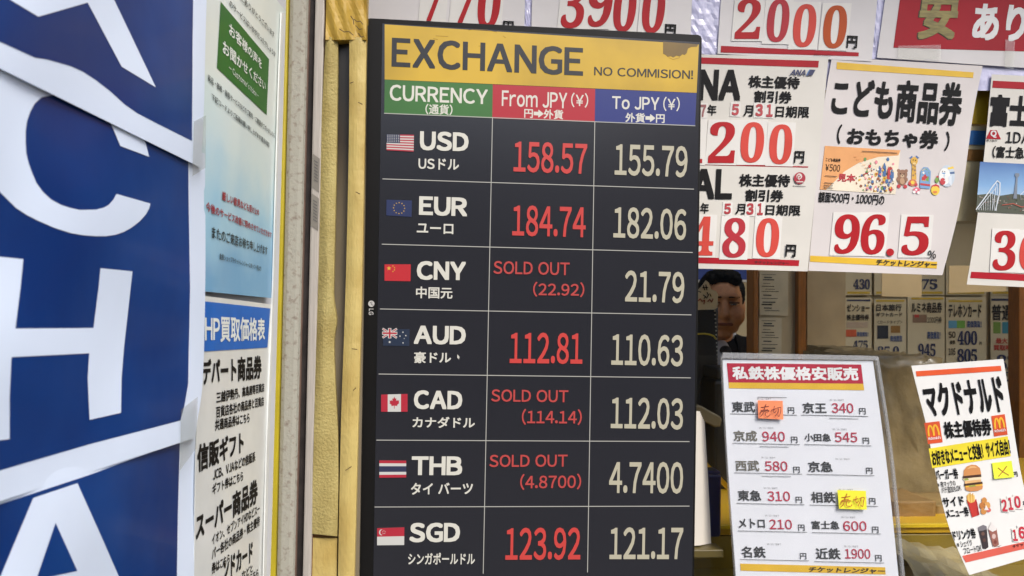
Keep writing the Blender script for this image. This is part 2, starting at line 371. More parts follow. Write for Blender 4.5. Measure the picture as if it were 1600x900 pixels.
# ================================================================== notices beside the banner
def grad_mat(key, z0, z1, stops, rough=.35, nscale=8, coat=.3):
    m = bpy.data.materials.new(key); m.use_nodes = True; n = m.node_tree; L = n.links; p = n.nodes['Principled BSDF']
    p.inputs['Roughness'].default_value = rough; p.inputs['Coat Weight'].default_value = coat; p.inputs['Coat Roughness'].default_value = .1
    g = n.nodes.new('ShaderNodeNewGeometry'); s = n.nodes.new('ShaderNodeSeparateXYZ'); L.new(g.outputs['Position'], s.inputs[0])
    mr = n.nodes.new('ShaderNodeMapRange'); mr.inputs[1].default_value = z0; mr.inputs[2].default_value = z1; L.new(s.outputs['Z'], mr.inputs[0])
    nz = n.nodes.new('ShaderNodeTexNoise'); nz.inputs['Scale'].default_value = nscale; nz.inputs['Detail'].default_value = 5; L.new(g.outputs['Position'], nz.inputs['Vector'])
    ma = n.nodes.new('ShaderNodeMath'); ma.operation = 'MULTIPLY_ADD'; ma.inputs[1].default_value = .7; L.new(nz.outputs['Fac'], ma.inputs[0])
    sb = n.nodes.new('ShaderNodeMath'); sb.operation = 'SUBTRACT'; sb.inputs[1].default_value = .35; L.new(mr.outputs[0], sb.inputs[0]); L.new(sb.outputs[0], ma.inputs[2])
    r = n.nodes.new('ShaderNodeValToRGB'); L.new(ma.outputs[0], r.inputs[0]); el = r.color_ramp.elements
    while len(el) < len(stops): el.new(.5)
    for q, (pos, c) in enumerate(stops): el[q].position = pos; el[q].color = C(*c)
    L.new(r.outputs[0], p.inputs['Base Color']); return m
def notices():
    zt, zb = WALL(380, 120).z, WALL(380, 440).z
    nm = grad_mat('mint_notice_print', zb, zt, [(0, (112, 168, 205)), (.3, (160, 203, 222)), (.6, (206, 224, 224)), (1, (222, 230, 224))])
    SN = WALL.curl(lambda x, y: .0008*math.sin(x*.05+y*.01))
    e = empty('customer_notice', WALL(375, 462), 'pale mint notice with a green title box on the left wall beside the blue banner', 'notice')
    sheet('paper', [(312, -150), (314, 100), (315, 300), (317, 455)], [(447, 18), (440, 80), (436, 130), (433, 225), (431, 330), (427, 466)], SN, nm, e, .0005, .002, 8, 18)
    prints('green_box', [([(345, 2.5), (420.5, 92.5), (416.7, 179.5), (339, 106)], M('green_print', (30, 104, 42), .4, .3, .05, coat=.1))], SN, e, .0026)
    Wt = M('white_print', (232, 236, 230), .4); Rd = M('notice_red', (160, 40, 52), .4); Dk = M('notice_ink', (34, 52, 58), .4)
    for s, a, b, h, h2, m, bo in [('にありがとうございます', (376, 0), (428.5, 59), 12, 9, Dk, .012), ('のサービスはいかがだったでしょうか', (359, 10), (430.5, 90), 12, 9, Dk, .01),
            ('お客様の声を', (358, 54), (409, 109), 21, 16, Wt, .02), ('お聞かせください', (348, 83), (415, 143), 22, 15, Wt, .02), ("- Customer's Voice -", (358, 110), (404, 154), 12, 9, Wt, 0),
            ('商品・価格・接客サービスなどのご意見・ご要望がございましたら', (325, 126), (429, 216), 11, 8, Dk, .01), ('下記コードよりご投稿お願い申し上げます(匿名可能)', (331, 156), (421, 231), 11, 8, Dk, .01),
            ('厳しい意見なども受け止め', (347, 312.5), (405, 337.5), 15, 11, Rd, .03), ('今後のサービス改善に努めさせていただきます', (322, 330), (424.5, 372.5), 16, 10, Rd, .025),
            ('またのご来店お待ち申し上げます', (331, 372.5), (418, 399), 20, 14, Dk, .02), ('金券ショップチケットレンジャースタッフ一同より', (343, 405), (408, 424), 10, 8, Dk, .01)]:
        T('text_line', s, a, b, h, h2, SN, m, e, 0, bo, .0030, persp=True)
    # purchase price list below it
    e = empty('price_list', WALL(370, 940), 'white price list with a blue heading strip on the left wall under the mint notice', 'price list')
    sheet('paper', [(316, 462), (316, 600), (306, 700), (303, 960)], [(428, 476), (424, 560), (419, 675), (415, 775), (412, 960)], SN, M('list_white', (222, 224, 220), .3, .5, .03, coat=.4), e, .0005, .0022, 8, 18)
    prints('blue_heading', [([(317, 470.5), (422.5, 482), (418, 543), (315, 549.5)], M('heading_blue', (10, 100, 190), .4, .3, .05, coat=.08))], SN, e, .0028)
    T('heading_text', 'HP買取価格表', (320, 536), (414, 532), 45, 35, SN, Wt, e, 0, .03, .0033, persp=True)
    for s, a, b, h, h2, bo in [('デパート商品券', (316, 603), (409, 592), 42, 38, .05), ('三越伊勢丹、高島屋等百貨店', (338, 631), (413, 612), 19, 14, .035), ('百貨店各社の商品券と百貨店', (337.5, 654), (412.5, 634), 19, 15, .035), ('共通商品券はこちら', (336, 674), (390, 660), 19, 16, .035),
            ('信販ギフト', (308, 740), (381, 708), 46, 36, .05), ('JCB、VJAなどの信販系', (333, 752), (399, 721), 19, 16, .035), ('ギフト券はこちら', (332, 774), (380, 751), 18, 16, .035),
            ('スーパー商品券', (306, 847), (403, 786), 44, 40, .05), ('イオン、セブンアイHDなどスー', (331, 853), (406, 801), 18, 15, .03), ('パー各社の商品券・株主優待', (331, 876), (406, 821), 19, 16, .03), ('券はこちら', (331, 898), (359, 880), 18, 16, .035),
            ('ンドカード', (348, 912), (395, 877), 38, 32, .05), ('などと', (378, 907), (395, 893), 14, 12, .03), ('プリペイド系ギフト券はこちら', (331, 950), (404, 902), 17, 15, .03)]:
        T('text_line', s, a, b, h, h2, SN, INK, e, 0, bo, .0028, persp=True)
    # thin clear sleeve edge over both
    o = sheet('sleeve_edge', [(440, 20), (436, 130), (431, 300), (426, 470), (417, 700), (411, 960)], [(445, 20), (438.5, 130), (433.5, 300), (429, 470), (421, 700), (415.5, 960)], WALL, M('sleeve_plastic', (226, 228, 224), .25, .6, .04), None, .002, .005, 2, 20)
    o['label'] = 'pale plastic sleeve edge running down beside the notices'; o['category'] = 'sleeve'
notices()

# ================================================================== door jamb and yellow wrapped frame
def strip(name, xs, mat, surf, depth, label, cat, parent=None, bev=.002):
    """upright: xs = [(y, left, right), ...]"""
    top, bot = xs[0], xs[-1]
    pts = [(top[1], top[0]), (top[2], top[0]), (bot[2], bot[0]), (bot[1], bot[0])]
    return prism(name, pts, surf, depth, mat, parent, 0, bev, **({'label': label, 'cat': cat} if label else {}))
def jamb():
    strip('yellow_edge_strip', [(-60, 439, 452), (960, 417, 428.5)], M('yellow_edge', (178, 160, 30), .4, .5, .08, 9), front(1.222), .03, 'narrow yellow strip beside the notices at the end of the side wall', 'trim')
    strip('jamb_post', [(-60, 452, 482), (960, 428.5, 457.5)], M('speckled_jamb', (158, 155, 142), .75, .3, 0, 130, .25, 200, rgb2=(128, 116, 104), lo=.28, hi=.46, detail=9), front(1.228), .12, 'speckled beige door jamb between the notices and the yellow frame', 'post', bev=.008)
    e = empty('sliding_track', front(1.24)(465, 960), 'grey aluminium track with a dark rubber seal beside the beige jamb', 'track')
    strip('rubber_seal', [(-60, 482, 493.5), (960, 457.5, 471)], M('black_rubber', (58, 52, 50), .7, .3, .2, 40), front(1.246), .10, None, None, e, .001)
    strip('brown_lip', [(-60, 482.5, 485.5), (960, 458, 461)], M('brown_lip', (110, 88, 76), .6, .3, .1, 40), front(1.238), .02, None, None, e, .001)
    strip('aluminium_rail', [(-60, 493.5, 509), (960, 471, 484.5)], M('dull_aluminium', (176, 168, 158), .5, .5, .08, 20, stretch=(30, 1, 1)), front(1.236), .10, None, None, e, .003)
    strip('rust_line', [(-60, 508, 510.5), (960, 484, 486)], M('rust', (112, 76, 50), .8, .2, .2, 60), front(1.240), .10, None, None, e, .0005)
    G = M('grey_sticker', (128, 122, 112), .4, .4, .05)
    for y0, y1, lab in ((240, 301, 'upper of two small grey stickers on the aluminium track'), (302, 361, 'lower of two small grey stickers on the aluminium track')):
        t = empty('grey_sticker', front(1.236)(493, y1), lab, 'sticker', 'grey stickers on the track')
        x = lambda y: 493.5-(y+60)*.0225
        quad('label_paper', [(x(y0)+2, y0), (x(y0)+13, y0+8), (x(y1)+13, y1), (x(y1)+2, y1-8)], front(1.236), G, t, .0007, .0004, 3, 3)
        prints('small_print', [([(x(y0)+4, y0+k), (x(y0)+10, y0+k+4), (x(y0)+10, y0+k+5), (x(y0)+4, y0+k+1)], GREYINK) for k in range(10, 42, 5)], front(1.236), t, .0012)
    # yellow fabric taped round a frame: a head piece, a slack left strip, a straight right post, a lower piece
    Yf = M('yellow_fabric', (172, 156, 98), .6, .3, 0, 12, .5, 260, rgb2=(146, 128, 72), lo=.3, hi=.6, detail=7)
    Yp = M('yellow_tape', (190, 168, 102), .5, .35, 0, 9, .35, 90, rgb2=(174, 148, 82), lo=.35, hi=.6, detail=9, stretch=(2, 2, 1))
    Yh = M('yellow_tape_head', (176, 144, 58), .5, .35, 0, 16, .5, 40, rgb2=(164, 126, 38), lo=.25, hi=.55, detail=7)
    e = empty('wrapped_post', front(1.25)(530, 960), 'worn yellow tape wrapped window frame between the jamb and the exchange screen', 'frame')
    def fold(a, n, ph): return lambda u, v: a*math.sin(u*math.pi)+a*.35*math.sin(u*n+v*9+ph)
    sheet('head_wrap', [(511, -70), (508.5, 62)], [(575, -70), (572, 62)], front(1.232), Yh, e, .03, 0, 14, 14, jit=lambda u, v: .004*math.sin(u*7+v*3)*math.sin(v*5+1)+.002*math.sin(u*19-v*11))
    sheet('slack_strip', [(509, 58), (501, 225), (496, 450), (490.5, 675), (486, 834)], [(528, 58), (526, 225), (522, 420), (521.5, 465), (526, 500), (522, 535), (524, 600), (528, 680), (528.5, 760), (527, 838)], front(1.238), Yf, e, .012, 0, 8, 40, jit=fold(.006, 5, 1))
    sheet('straight_post', [(546, 58), (545, 225), (540, 450), (532.5, 675), (527, 960)], [(572.5, 58), (569.5, 225), (565.5, 450), (559.5, 675), (552, 960)], front(1.236), Yp, e, .05, 0, 6, 40, jit=lambda u, v: .004*math.sin(u*math.pi)+.0008*math.sin(v*60))
    sheet('lower_wrap', [(485.5, 841), (484, 960)], [(527, 841), (525, 960)], front(1.242), Yp, e, .012, 0, 6, 8, jit=fold(.002, 7, 2))
    quad('torn_edge', [(486, 832), (527, 834), (527, 843), (486, 842)], front(1.246), M('torn_brown', (120, 82, 40), .8), e, 0, .002, 6, 2)
    DK = M('dirt_mark', (74, 52, 18), .7)
    for pts in ([(552, 610), (556, 606)], [(550, 545), (558, 546)], [(540, 735), (549, 729)], [(556, 300), (562, 303)], [(547, 130), (552, 128)], [(560, 160), (566, 163)], [(553, 30), (558, 34), (563, 33), (567, 38)], [(556, 40), (561, 46), (566, 45)], [(560, 52), (564, 58), (568, 57)], [(530, 45), (538, 50), (545, 49), (552, 55)], [(548, 25), (552, 31), (553, 38)]):
        o = prints('dirt_mark', [(q, DK) for q in stroke(pts, 1.3)], front(1.232), e, .0065)
    # added board behind the slot; its gradient paints gap shade and glass reflection
    quad('shade_board', [(500, 40), (575, 40), (560, 960), (480, 960)], front(1.252), grad_mat('recess', WALL(0, 490).z-.1, WALL(0, 490).z+.4, [(0, (120, 110, 92)), (.55, (104, 92, 70)), (.8, (50, 38, 20)), (1, (24, 20, 14))], .4, 3, 0), e, 0, .01, 3, 3)
jamb()

#=SIGN
# ================================================================== exchange rate screen
def sign():
    e = empty('exchange_screen', Vector((SIGN(820, 960).x, 1.29, 0)), 'tall black exchange rate screen headed by a yellow title bar, in the middle', 'screen')
    BZ = M('bezel_plastic', (22, 21, 20), .4, .2, .05); BK = M('screen_black', (30, 30, 33), .22, .5, .04, 3)
    BK.node_tree.nodes['Principled BSDF'].inputs['Emission Color'].default_value = C(34, 34, 40); BK.node_tree.nodes['Principled BSDF'].inputs['Emission Strength'].default_value = .35
    out = [(573.5, 33), (574.5, 29.5), (578, 28), (1091, 54), (1095.5, 56), (1097, 60.5), (1084, 964), (551.5, 968)]
    prism('casing', out, SIGN, .042, BZ, e, -.001, .0015)
    bottom = 945
    scr = [(597.5, 36.5), (1093.5, 66), (1081, bottom), (582.5, bottom)]
    quad('display_panel', scr, SIGN, BK, e, -.0002, .0006, 10, 14)
    for x in (680, 960):
        p = SIGN(x, 900); box('stand_post', p.x-.02, p.x+.02, 1.312, 1.345, .03, 1.6, BZ, e, .003)
    p = SIGN(820, 900); box('stand_base', p.x-.28, p.x+.28, 1.10, 1.345, .002, .028, BZ, e, .006)
    def E(key, rgb, s=1., var=.02): return M('lcd_'+key, rgb, .3, .5, var, 9, emit=s)
    W = E('white', (226, 220, 206)); W2 = E('ivory', (196, 187, 162)); RE = E('red', (212, 66, 58)); RS = E('red_small', (196, 70, 64)); LN = E('line', (190, 186, 176)); DKT = E('dark', (30, 28, 24))
    def Q(name, pts, m, off=.0006): return prints(name, [(pts, m)], SIGN, e, off)
    yq = [(601, 38), (1092, 69.5), (1088.5, 145), (601, 124)]
    quad('title_bar', yq, SIGN, E('yellow', (224, 180, 40), .95, .12), e, .0004, .0002, 8, 4)
    Q('currency_heading', [(601, 124.3), (770, 132), (769.2, 184.7), (600.5, 177)], E('green', (62, 120, 44), .9, .10))
    Q('buy_heading', [(770, 132), (930, 138.8), (929.2, 190.5), (769.2, 184.7)], E('crimson', (194, 26, 40), .9))
    Q('sell_heading', [(930, 138.8), (1088.4, 145.4), (1086, 196.5), (929.2, 190.5)], E('royal', (34, 48, 128), .9))
    Q('olive_patch', [(1036, 41+24), (1062, 67), (1075, 67.8), (1091, 69.6), (1089, 73), (1080, 73.5), (1075, 76), (1073, 83), (1070, 86), (1066, 85), (1062, 88.5), (1057, 87), (1052, 90), (1048, 88), (1043, 89), (1040, 86), (1036, 84)], E('patch_olive', (146, 112, 24), .8, .25), .0009)  # ragged patch of darker olive at the title bar's right end
    sc_ = E('scuff', (160, 118, 26), .85, .2)
    [prints('scuff_mark', [(q, sc_)], SIGN, e, .0012) for pts in ([(677, 60), (684, 62)], [(681, 56), (700, 57)], [(732, 47), (742, 46), (760, 47), (776, 50)], [(748, 72), (758, 72.5)], [(786, 56), (790, 59)], [(1045, 90), (1052, 93), (1062, 90)]) for q in stroke(pts, .7)]
    # grid lines
    rows = [((600.5, 177), (1086, 196.5)), ((598, 279.5), (1084, 295.5)), ((597, 381.5), (1082, 394.5)), ((594, 482.7), (1080, 492)), ((592, 584.4), (1079, 590.4)), ((588.4, 687.7), (1077, 690)), ((585.6, 792.2), (1077, 790.8))]
    for a, b in rows: prints('grid_line', [(q, LN) for q in stroke([a, b], 1.25)], SIGN, e, .0008)
    for a, b in (((769.5, 184), (755, 896)), ((929.4, 190.5), (918, 894))): prints('grid_line', [(q, LN) for q in stroke([a, b], 1.15)], SIGN, e, .0009)
    le = .018
    def t(nm, s, a, b, h, m, bo, h2=None, font='sans'): T(nm, s, a, b, h, h2, SIGN, m, e, le, bo, .0012, font)
    t('title_text', 'EXCHANGE', (611, 105.5), (911.5, 120), 48, DKT, .036, 46)
    t('title_note', 'NO COMMISION!', (928, 118), (1083, 124), 14, DKT, .022)
    t('heading_text', 'CURRENCY', (608.5, 157.5), (762, 163.5), 26, W, .026, 24)
    t('heading_text', '(通貨)', (664.5, 178.5), (707, 180), 16.5, W, .022)
    t('heading_text', 'From JPY', (783.8, 166), (886, 170), 25, W, .02); t('heading_text', '(¥)', (892, 167.5), (919, 168.5), 23, W, .015)
    t('heading_text', '円➡外貨', (818.8, 184), (880, 186.8), 15, W, .03)
    t('heading_text', 'To JPY', (956, 170.5), (1030, 172.5), 20.5, W, .025); t('heading_text', '(¥)', (1036, 173.5), (1062, 174), 22.5, W, .015)
    t('heading_text', '外貨➡円', (977, 191), (1038.5, 192.5), 15, W, .03)
    for s, a, b, h in [('USD', (655.4, 235), (732.4, 237.5), 31), ('EUR', (654, 336.5), (730.4, 339), 30.5), ('CNY', (650.5, 437.7), (728, 438.7), 30.5), ('AUD', (646, 538.2), (728, 539.2), 30), ('CAD', (646, 639.6), (722.5, 640.6), 30.5), ('THB', (642.5, 742.8), (722.5, 743), 30.3), ('SGD', (639, 848), (719, 847.6), 31.5)]:
        t('currency_code', s, a, b, h, W, .05)
    for s, a, b, h in [('USドル', (653.6, 264.3), (717.2, 266), 17.5), ('ユーロ', (651, 364.6), (708.4, 366), 16), ('中国元', (649.7, 466), (707, 467), 18.5), ('豪ドル', (646.8, 567.5), (704.7, 567.5), 18), ('カナダドル', (644.3, 668.4), (742, 669), 17.5), ('タイ バーツ', (641.8, 773), (738.8, 772.3), 18.5), ('シンガポールドル', (637.5, 882.2), (742, 882), 18.5)]:
        t('currency_name', s, a, b, h, W, .026)
    for s, a, b, h in [('158.57', (802, 268.8), (917, 273), 49), ('184.74', (800, 368.8), (915, 372), 49), ('112.81', (796, 568.3), (910, 569.5), 49.5), ('123.92', (789.3, 875.8), (906.8, 875.2), 51.5)]:
        t('rate_figure', s, a, b, h, RE, .022)
    for s, a, b, h in [('SOLD OUT', (770.8, 428), (890, 430.5), 20.5), ('SOLD OUT', (767.3, 627.6), (888, 629), 19.5), ('SOLD OUT', (764.4, 730), (886.8, 729.5), 19.5), ('(22.92)', (832.6, 463.5), (913, 464.5), 23.5), ('(114.14)', (815, 663.7), (909, 664.3), 25), ('(4.8700)', (812.4, 765.6), (908, 764.8), 25)]:
        t('sold_out_note', s, a, b, h, RS, .02)
    for s, a, b, h in [('155.79', (960, 274), (1074, 278), 50), ('182.06', (958, 372), (1072, 376), 49.5), ('21.79', (976, 472), (1069, 474.5), 50), ('110.63', (954.8, 571), (1067, 573.3), 50), ('112.03', (954, 670), (1067, 672), 50), ('4.7400', (951.2, 771.4), (1067, 772), 50.5), ('121.17', (952, 874), (1067, 874), 50.5)]:
        t('rate_figure', s, a, b, h, W2, .022)
    # flags, each one printed picture
    fr, fw, fb, fn, fy, fd = E('flag_red', (186, 34, 52)), E('flag_white', (214, 210, 202)), E('flag_navy', (44, 48, 78)), E('flag_blue', (34, 46, 88)), E('flag_gold', (232, 180, 60)), E('flag_deep', (30, 44, 66))
    def flag(items): prints('flag', items, SIGN, e, .0008, .00004)
    def star(q, u, v, r, m, n=5, asp=1.6):
        out = []
        for k in range(2*n):
            rr = r if k % 2 == 0 else r*.42; a = math.pi*k/n-math.pi/2; out.append(inq(q, u+rr*math.cos(a)/asp, v+rr*math.sin(a)))
        return (out, m)
    q = [(604, 209.8), (646.8, 210.6), (646.3, 236.9), (604, 234.6)]
    it = [(q, fw)]+[(inr(q, 0, k/13, 1, (k+1)/13), fr) for k in range(0, 13, 2)]+[(inr(q, 0, 0, .49, 7/13), fb)]
    it += [(inr(q, .03+i*.078, .03+j*.1, .062+i*.078, .072+j*.1), fw) for i in range(6) for j in range(5)]; flag(it)
    q = [(604, 312), (643.6, 313.3), (643.1, 338.9), (603.5, 336.5)]
    flag([(q, fn)]+[star(q, .5+.22*math.cos(R_(k*30)), .5+.34*math.sin(R_(k*30)), .05, fy) for k in range(12)])
    q = [(600.8, 413), (641.9, 413), (641.4, 439.4), (600.8, 438.7)]
    flag([(q, E('flag_bright_red', (200, 38, 44))), star(q, .17, .24, .15, fy)]+[star(q, u, v, .055, fy) for u, v in ((.32, .1), (.38, .2), (.38, .33), (.32, .43))])
    q = [(598.6, 514), (640, 514.5), (639.5, 540.6), (598.6, 540.1)]
    it = [(q, fd)]
    for a, b, wd, m in (((0, 0), (.5, .5), 3.4, fw), ((.5, 0), (0, .5), 3.4, fw), ((0, 0), (.5, .5), 1.3, fr), ((.5, 0), (0, .5), 1.3, fr), ((.25, 0), (.25, .5), 5, fw), ((0, .25), (.5, .25), 5, fw), ((.25, 0), (.25, .5), 2.6, fr), ((0, .25), (.5, .25), 2.6, fr)):
        it += [(s_, m) for s_ in stroke([inq(q, *a), inq(q, *b)], wd)]
    it += [star(q, u, v, r, fw, 7) for u, v, r in ((.25, .78, .09), (.75, .18, .06), (.64, .42, .06), (.86, .38, .06), (.76, .82, .06), (.8, .56, .035))]; flag(it)
    q = [(595.5, 616.6), (636.8, 615.5), (636.8, 643.3), (595.5, 643.3)]
    leaf = [(0, -1), (.18, -.66), (.38, -.76), (.3, -.3), (.5, -.5), (.58, -.36), (.9, -.42), (.78, -.1), (.92, 0), (.5, .32), (.56, .5), (.06, .42), (.05, .9)]
    leaf = leaf+[(-x, y) for x, y in leaf[:0:-1]]
    flag([(q, fw), (inr(q, 0, 0, .25, 1), fr), (inr(q, .75, 0, 1, 1), fr), ([inq(q, .5+x*.21, .5+y*.36) for x, y in leaf], fr)])
    q = [(592.7, 719.4), (634.7, 719.7), (634.7, 746), (592.7, 746.4)]
    flag([(q, fw), (inr(q, 0, 0, 1, 1/6), fr), (inr(q, 0, 5/6, 1, 1), fr), (inr(q, 0, 1/3, 1, 2/3), fb)])
    q = [(589.2, 825.3), (631.8, 823.9), (631.5, 851.6), (589.2, 852)]
    flag([(q, fw), (inr(q, 0, 0, 1, .5), fr), ([inq(q, .16+.09*math.cos(a*.314), .25+.17*math.sin(a*.314)) for a in range(20)], fw), ([inq(q, .2+.085*math.cos(a*.314), .25+.15*math.sin(a*.314)) for a in range(20)], fr)]+[star(q, .25+.05*math.cos(R_(72*k-90)), .25+.09*math.sin(R_(72*k-90)), .035, fw) for k in range(5)])
    # maker's mark on the left bezel, mouse arrow
    GM = M('mark_silver', (190, 188, 184), .4, .5)
    prints('maker_mark', [(circ(580.2, 474.6, 4.9, n=28), GM), (circ(578.7, 473, .8, n=10), BZ), ([(580.5, 471.5), (581.2, 471.5), (581.2, 476.3), (583.5, 476.3), (583.5, 477), (580.5, 477)], BZ)], SIGN, e, .0006)
    T('maker_mark', 'LG', (576.3, 482.2), (576, 492), 8, 8, SIGN, GM, e, 0, .03, .0006, up=(7.6, .2))
    prints('mouse_pointer', [([(714.5, 553.5), (718.5, 558.5), (716.8, 558.8), (717.6, 561), (716.6, 561.3), (715.8, 559.2), (714.6, 560)], W)], SIGN, e, .0012)
sign()

#=POSTERS
# ================================================================== price posters on the window
def digit_card(parent, surf, ch, x0, x1, y0, y1, lean, m, pad=4, offc=.0009, card=True, font='serif', bold=0., mat=None):
    h = y1-y0; p = parent
    if card:
        a = lean*h
        offc += .0004; tl = random.Random(ch+str(x0)).uniform(-.8, .8)
        p = quad('digit_card', [(x0-pad+a*.5+tl, y0-pad), (x1+pad+a*.5, y0-pad+.6), (x1+pad-a*.5-tl, y1+pad), (x0-pad-a*.5, y1+pad-.6-tl)], surf, mat or WHITE2, parent, offc, .0004, 2, 2)
    k = lean*h*.5
    if not card: offc += .0004
    T('digit', ch, (x0-k*.6, y1), (x1-k*.6-abs(lean)*h*.3, y1), h, h, surf, m, p, lean, bold, offc+.0006, font)
def posters():
    L = .09
    def bul(x0, x1, y0, y1, a, ph=0): return lambda x, y: .003+a*math.sin((x-x0)/(x1-x0)*math.pi)*.6+a*max(0, (y-y0)/(y1-y0))**2+.0006*math.sin(x*.03+y*.02+ph)
    def bar(name, pts, m, S, e): quad(name, pts, S, m, e, .0005, .0001, 12, 2)
    G = 'red figure price posters on the window'
    # top row
    S = POST.curl(bul(560, 830, -60, 90, .001))
    e = empty('price_poster', S(700, 90), 'white price poster with red 770 figures just above the exchange screen', 'poster', G)
    quad('paper', [(578, -110), (823, -105), (818, 92), (570, 80)], S, WHITE, e, 0, .0004)
    for ch, a, b, y1, m in (('7', 660, 697, 33, 0), ('7', 708, 748, 36, 0), ('0', 745, 783, 45, 0)): digit_card(e, S, ch, a, b, y1-78, y1, .1, D_RED[m], pad=3, bold=.012)
    T('yen_text', '円', (786, 50), (803, 51), 18, 18, S, INK, e, 0, .04, .0024)
    S = POST.curl(bul(833, 1078, -60, 90, .001, 1))
    e = empty('price_poster', S(950, 90), 'white price poster with red 3900 figures above the screen', 'poster', G)
    quad('paper', [(834, -100), (1084, -90), (1078, 100), (829, 92)], S, WHITE, e, .0008, .0004)
    for ch, a, b, y1 in (('3', 877, 915, 44.5), ('9', 917, 958, 42.5), ('0', 957, 995, 50), ('0', 1002, 1040, 52)): digit_card(e, S, ch, a, b, y1-76, y1, .1, D_RED[0], pad=3, offc=.0017, bold=.012)
    T('yen_text', '円', (1038, 55), (1056, 56), 18, 18, S, INK, e, .06, .05, .0032)
    S = POST.curl(bul(1122, 1365, -60, 90, .001, 2))
    e = empty('price_poster', S(1240, 92), 'white price poster with red 2000 figures over a red bar', 'poster', G)
    quad('paper', [(1132, -90), (1378, -80), (1362, 96), (1121, 84)], S, WHITE, e, .0012, .0004)
    for ch, a, b, y0, y1, m in (('2', 1149, 1190, -2, 61, 0), ('0', 1197, 1234, -2, 66, 2), ('0', 1238, 1276, 6, 74, 1), ('0', 1285, 1324, 8, 76, 3)): digit_card(e, S, ch, a, b, y0, y1, .1, D_RED[m], pad=3.5, offc=.0021, bold=.01)
    T('yen_text', '円', (1322, 75), (1339, 76), 20, 20, S, INK, e, L, .04, .0036)
    quad('red_bar', [(1126.7, 71.5), (1342, 82), (1341.6, 88), (1126, 82)], S, RED, e, .0017, .0001, 12, 2)
    T('small_print', 'チケットレンジャー', (1272, 87), (1300, 88), 3.5, 3.5, S, INK, e, 0, .02, .0036)
    # the red banner poster
    S = POST.curl(bul(1371, 1700, -60, 100, .0015, 3))
    e = empty('sale_poster', S(1500, 100), 'red and white sale poster with a gold character at top right', 'poster')
    quad('paper', [(1397, -100), (1760, -80), (1745, 116), (1370, 90)], S, WHITE, e, .0004, .0004)
    quad('red_field', [(1417, -80), (1740, -72), (1730, 84), (1396, 74.5)], S, M('sale_red', (166, 30, 42), .55, .2, .08, 8), e, .0009, .0001, 10, 4)
    GO = M('gold_letter', (128, 116, 58), .4, .5, .2, 40, stretch=(1, 1, 6), metal=.2)
    T('gold_character', '安', (1429, 63.5), (1492, 64.5), 78, 78, S, M('gold_shadow', (60, 40, 24), .5), e, .12, .05, .0012); T('gold_character', '安', (1431, 62), (1493, 63), 76, 76, S, GO, e, .12, .05, .0020)
    T('white_letters', 'ありがとう', (1517, 63), (1742, 72), 62, 62, S, M('white_print_b', (226, 224, 220), .45), e, .1, .05, .0013)
    for q, lab in (([(1404, 71.5), (1470, 70), (1470, 93), (1403, 92)], 'piece of clear tape on the lower left edge of the red sale poster'), ([(1571, 62), (1586, 62), (1584, 108), (1570, 106)], 'piece of clear tape down the fold of the red sale poster')):
        o = quad('tape_piece', q, S, TAPE, None, .0040, .0001, 4, 3); o['label'] = lab; o['category'] = 'tape'
    # airline ticket poster
    S = POST.curl(bul(1050, 1290, 88, 424, .0015))
    e = empty('ticket_poster', S(1170, 424), 'cream poster of shareholder tickets with red 200 and 480 figures beside the screen', 'poster')
    AC = M('cream_paper', (214, 209, 198), .5, .4, .04, 7, .35, 7)
    sheet('paper', [(1040, 84), (1032, 418)], [(1294.5, 89), (1285, 190), (1274, 300), (1262, 424)], S, AC, e, .0004, .0025)
    def tt(nm, s, a, b, h, m=INK, bo=.035, h2=None, le=L): T(nm, s, a, b, h, h2, S, m, e, le, bo, .0047 if s == '円' else .0036)
    quad('red_bar', [(1050, 88.3), (1279.6, 95), (1278.4, 105.5), (1049, 98)], S, RED, e, .0030, .0001, 12, 2)
    NV = M('navy_print', (28, 36, 84), .45)
    T('airline_mark', 'ANA', (1234, 117.5), (1258.5, 118), 9, 9, S, NV, e, .35, .05, .0048)
    prints('airline_mark', [([(1261, 117.8), (1266.2, 108.6), (1274.4, 108.9), (1269.3, 118)], NV), ([(1259.5, 117.8), (1264.7, 108.6), (1266.2, 108.6), (1261, 117.8)], M('pale_blue_print', (70, 120, 180), .45))], S, e, .0048)
    tt('title_text', 'NA', (1090, 157.5), (1157, 158), 50, INK, .06, le=.06)
    tt('title_text', '株主優待', (1168.5, 137), (1249, 139.5), 19.5, INK, .045); tt('title_text', '割引券', (1177.5, 160.5), (1236.5, 162), 19.5, INK, .045)
    tt('date_text', '年', (1104, 180), (1119, 180.5), 17); tt('date_text', '月', (1161, 182), (1176, 182.5), 18); tt('date_text', '日期限', (1211, 183.2), (1264, 184.5), 18)
    dr = M('date_red', (176, 50, 56), .45); dg_ = M('date_grey_red', (150, 90, 88), .5)
    for ch, a, b, y0, y1, m in (('7', 1094, 1103.5, 163, 183, dg_), ('5', 1143, 1155, 162, 180.5, dr), ('3', 1180, 1192.5, 162, 182, dr), ('1', 1197, 1208, 162.5, 183, dr)): digit_card(e, S, ch, a, b, y0, y1, .05, m, 2.2, .0030, True, 'sans', .06)
    for ch, a, b, y0, y1, m in (('1', 1071, 1100, 188, 255, 0), ('2', 1107, 1150, 190, 255, 0), ('0', 1156, 1194.5, 190.5, 254.5, 1), ('0', 1201, 1238.5, 194, 257, 1)): digit_card(e, S, ch, a, b, y0, y1, .07, D_RED[m], 3.2, .0030, bold=.012)
    quad('red_line', [(1060, 255), (1263, 260), (1262.5, 262), (1060, 257)], S, RED, e, .0028, .0001, 12, 1)
    tt('yen_text', '円', (1240, 255), (1256, 255.5), 19.5, INK, .04)
    tt('title_text', 'AL', (1079, 311.5), (1144, 312.5), 49, INK, .06, le=.05)
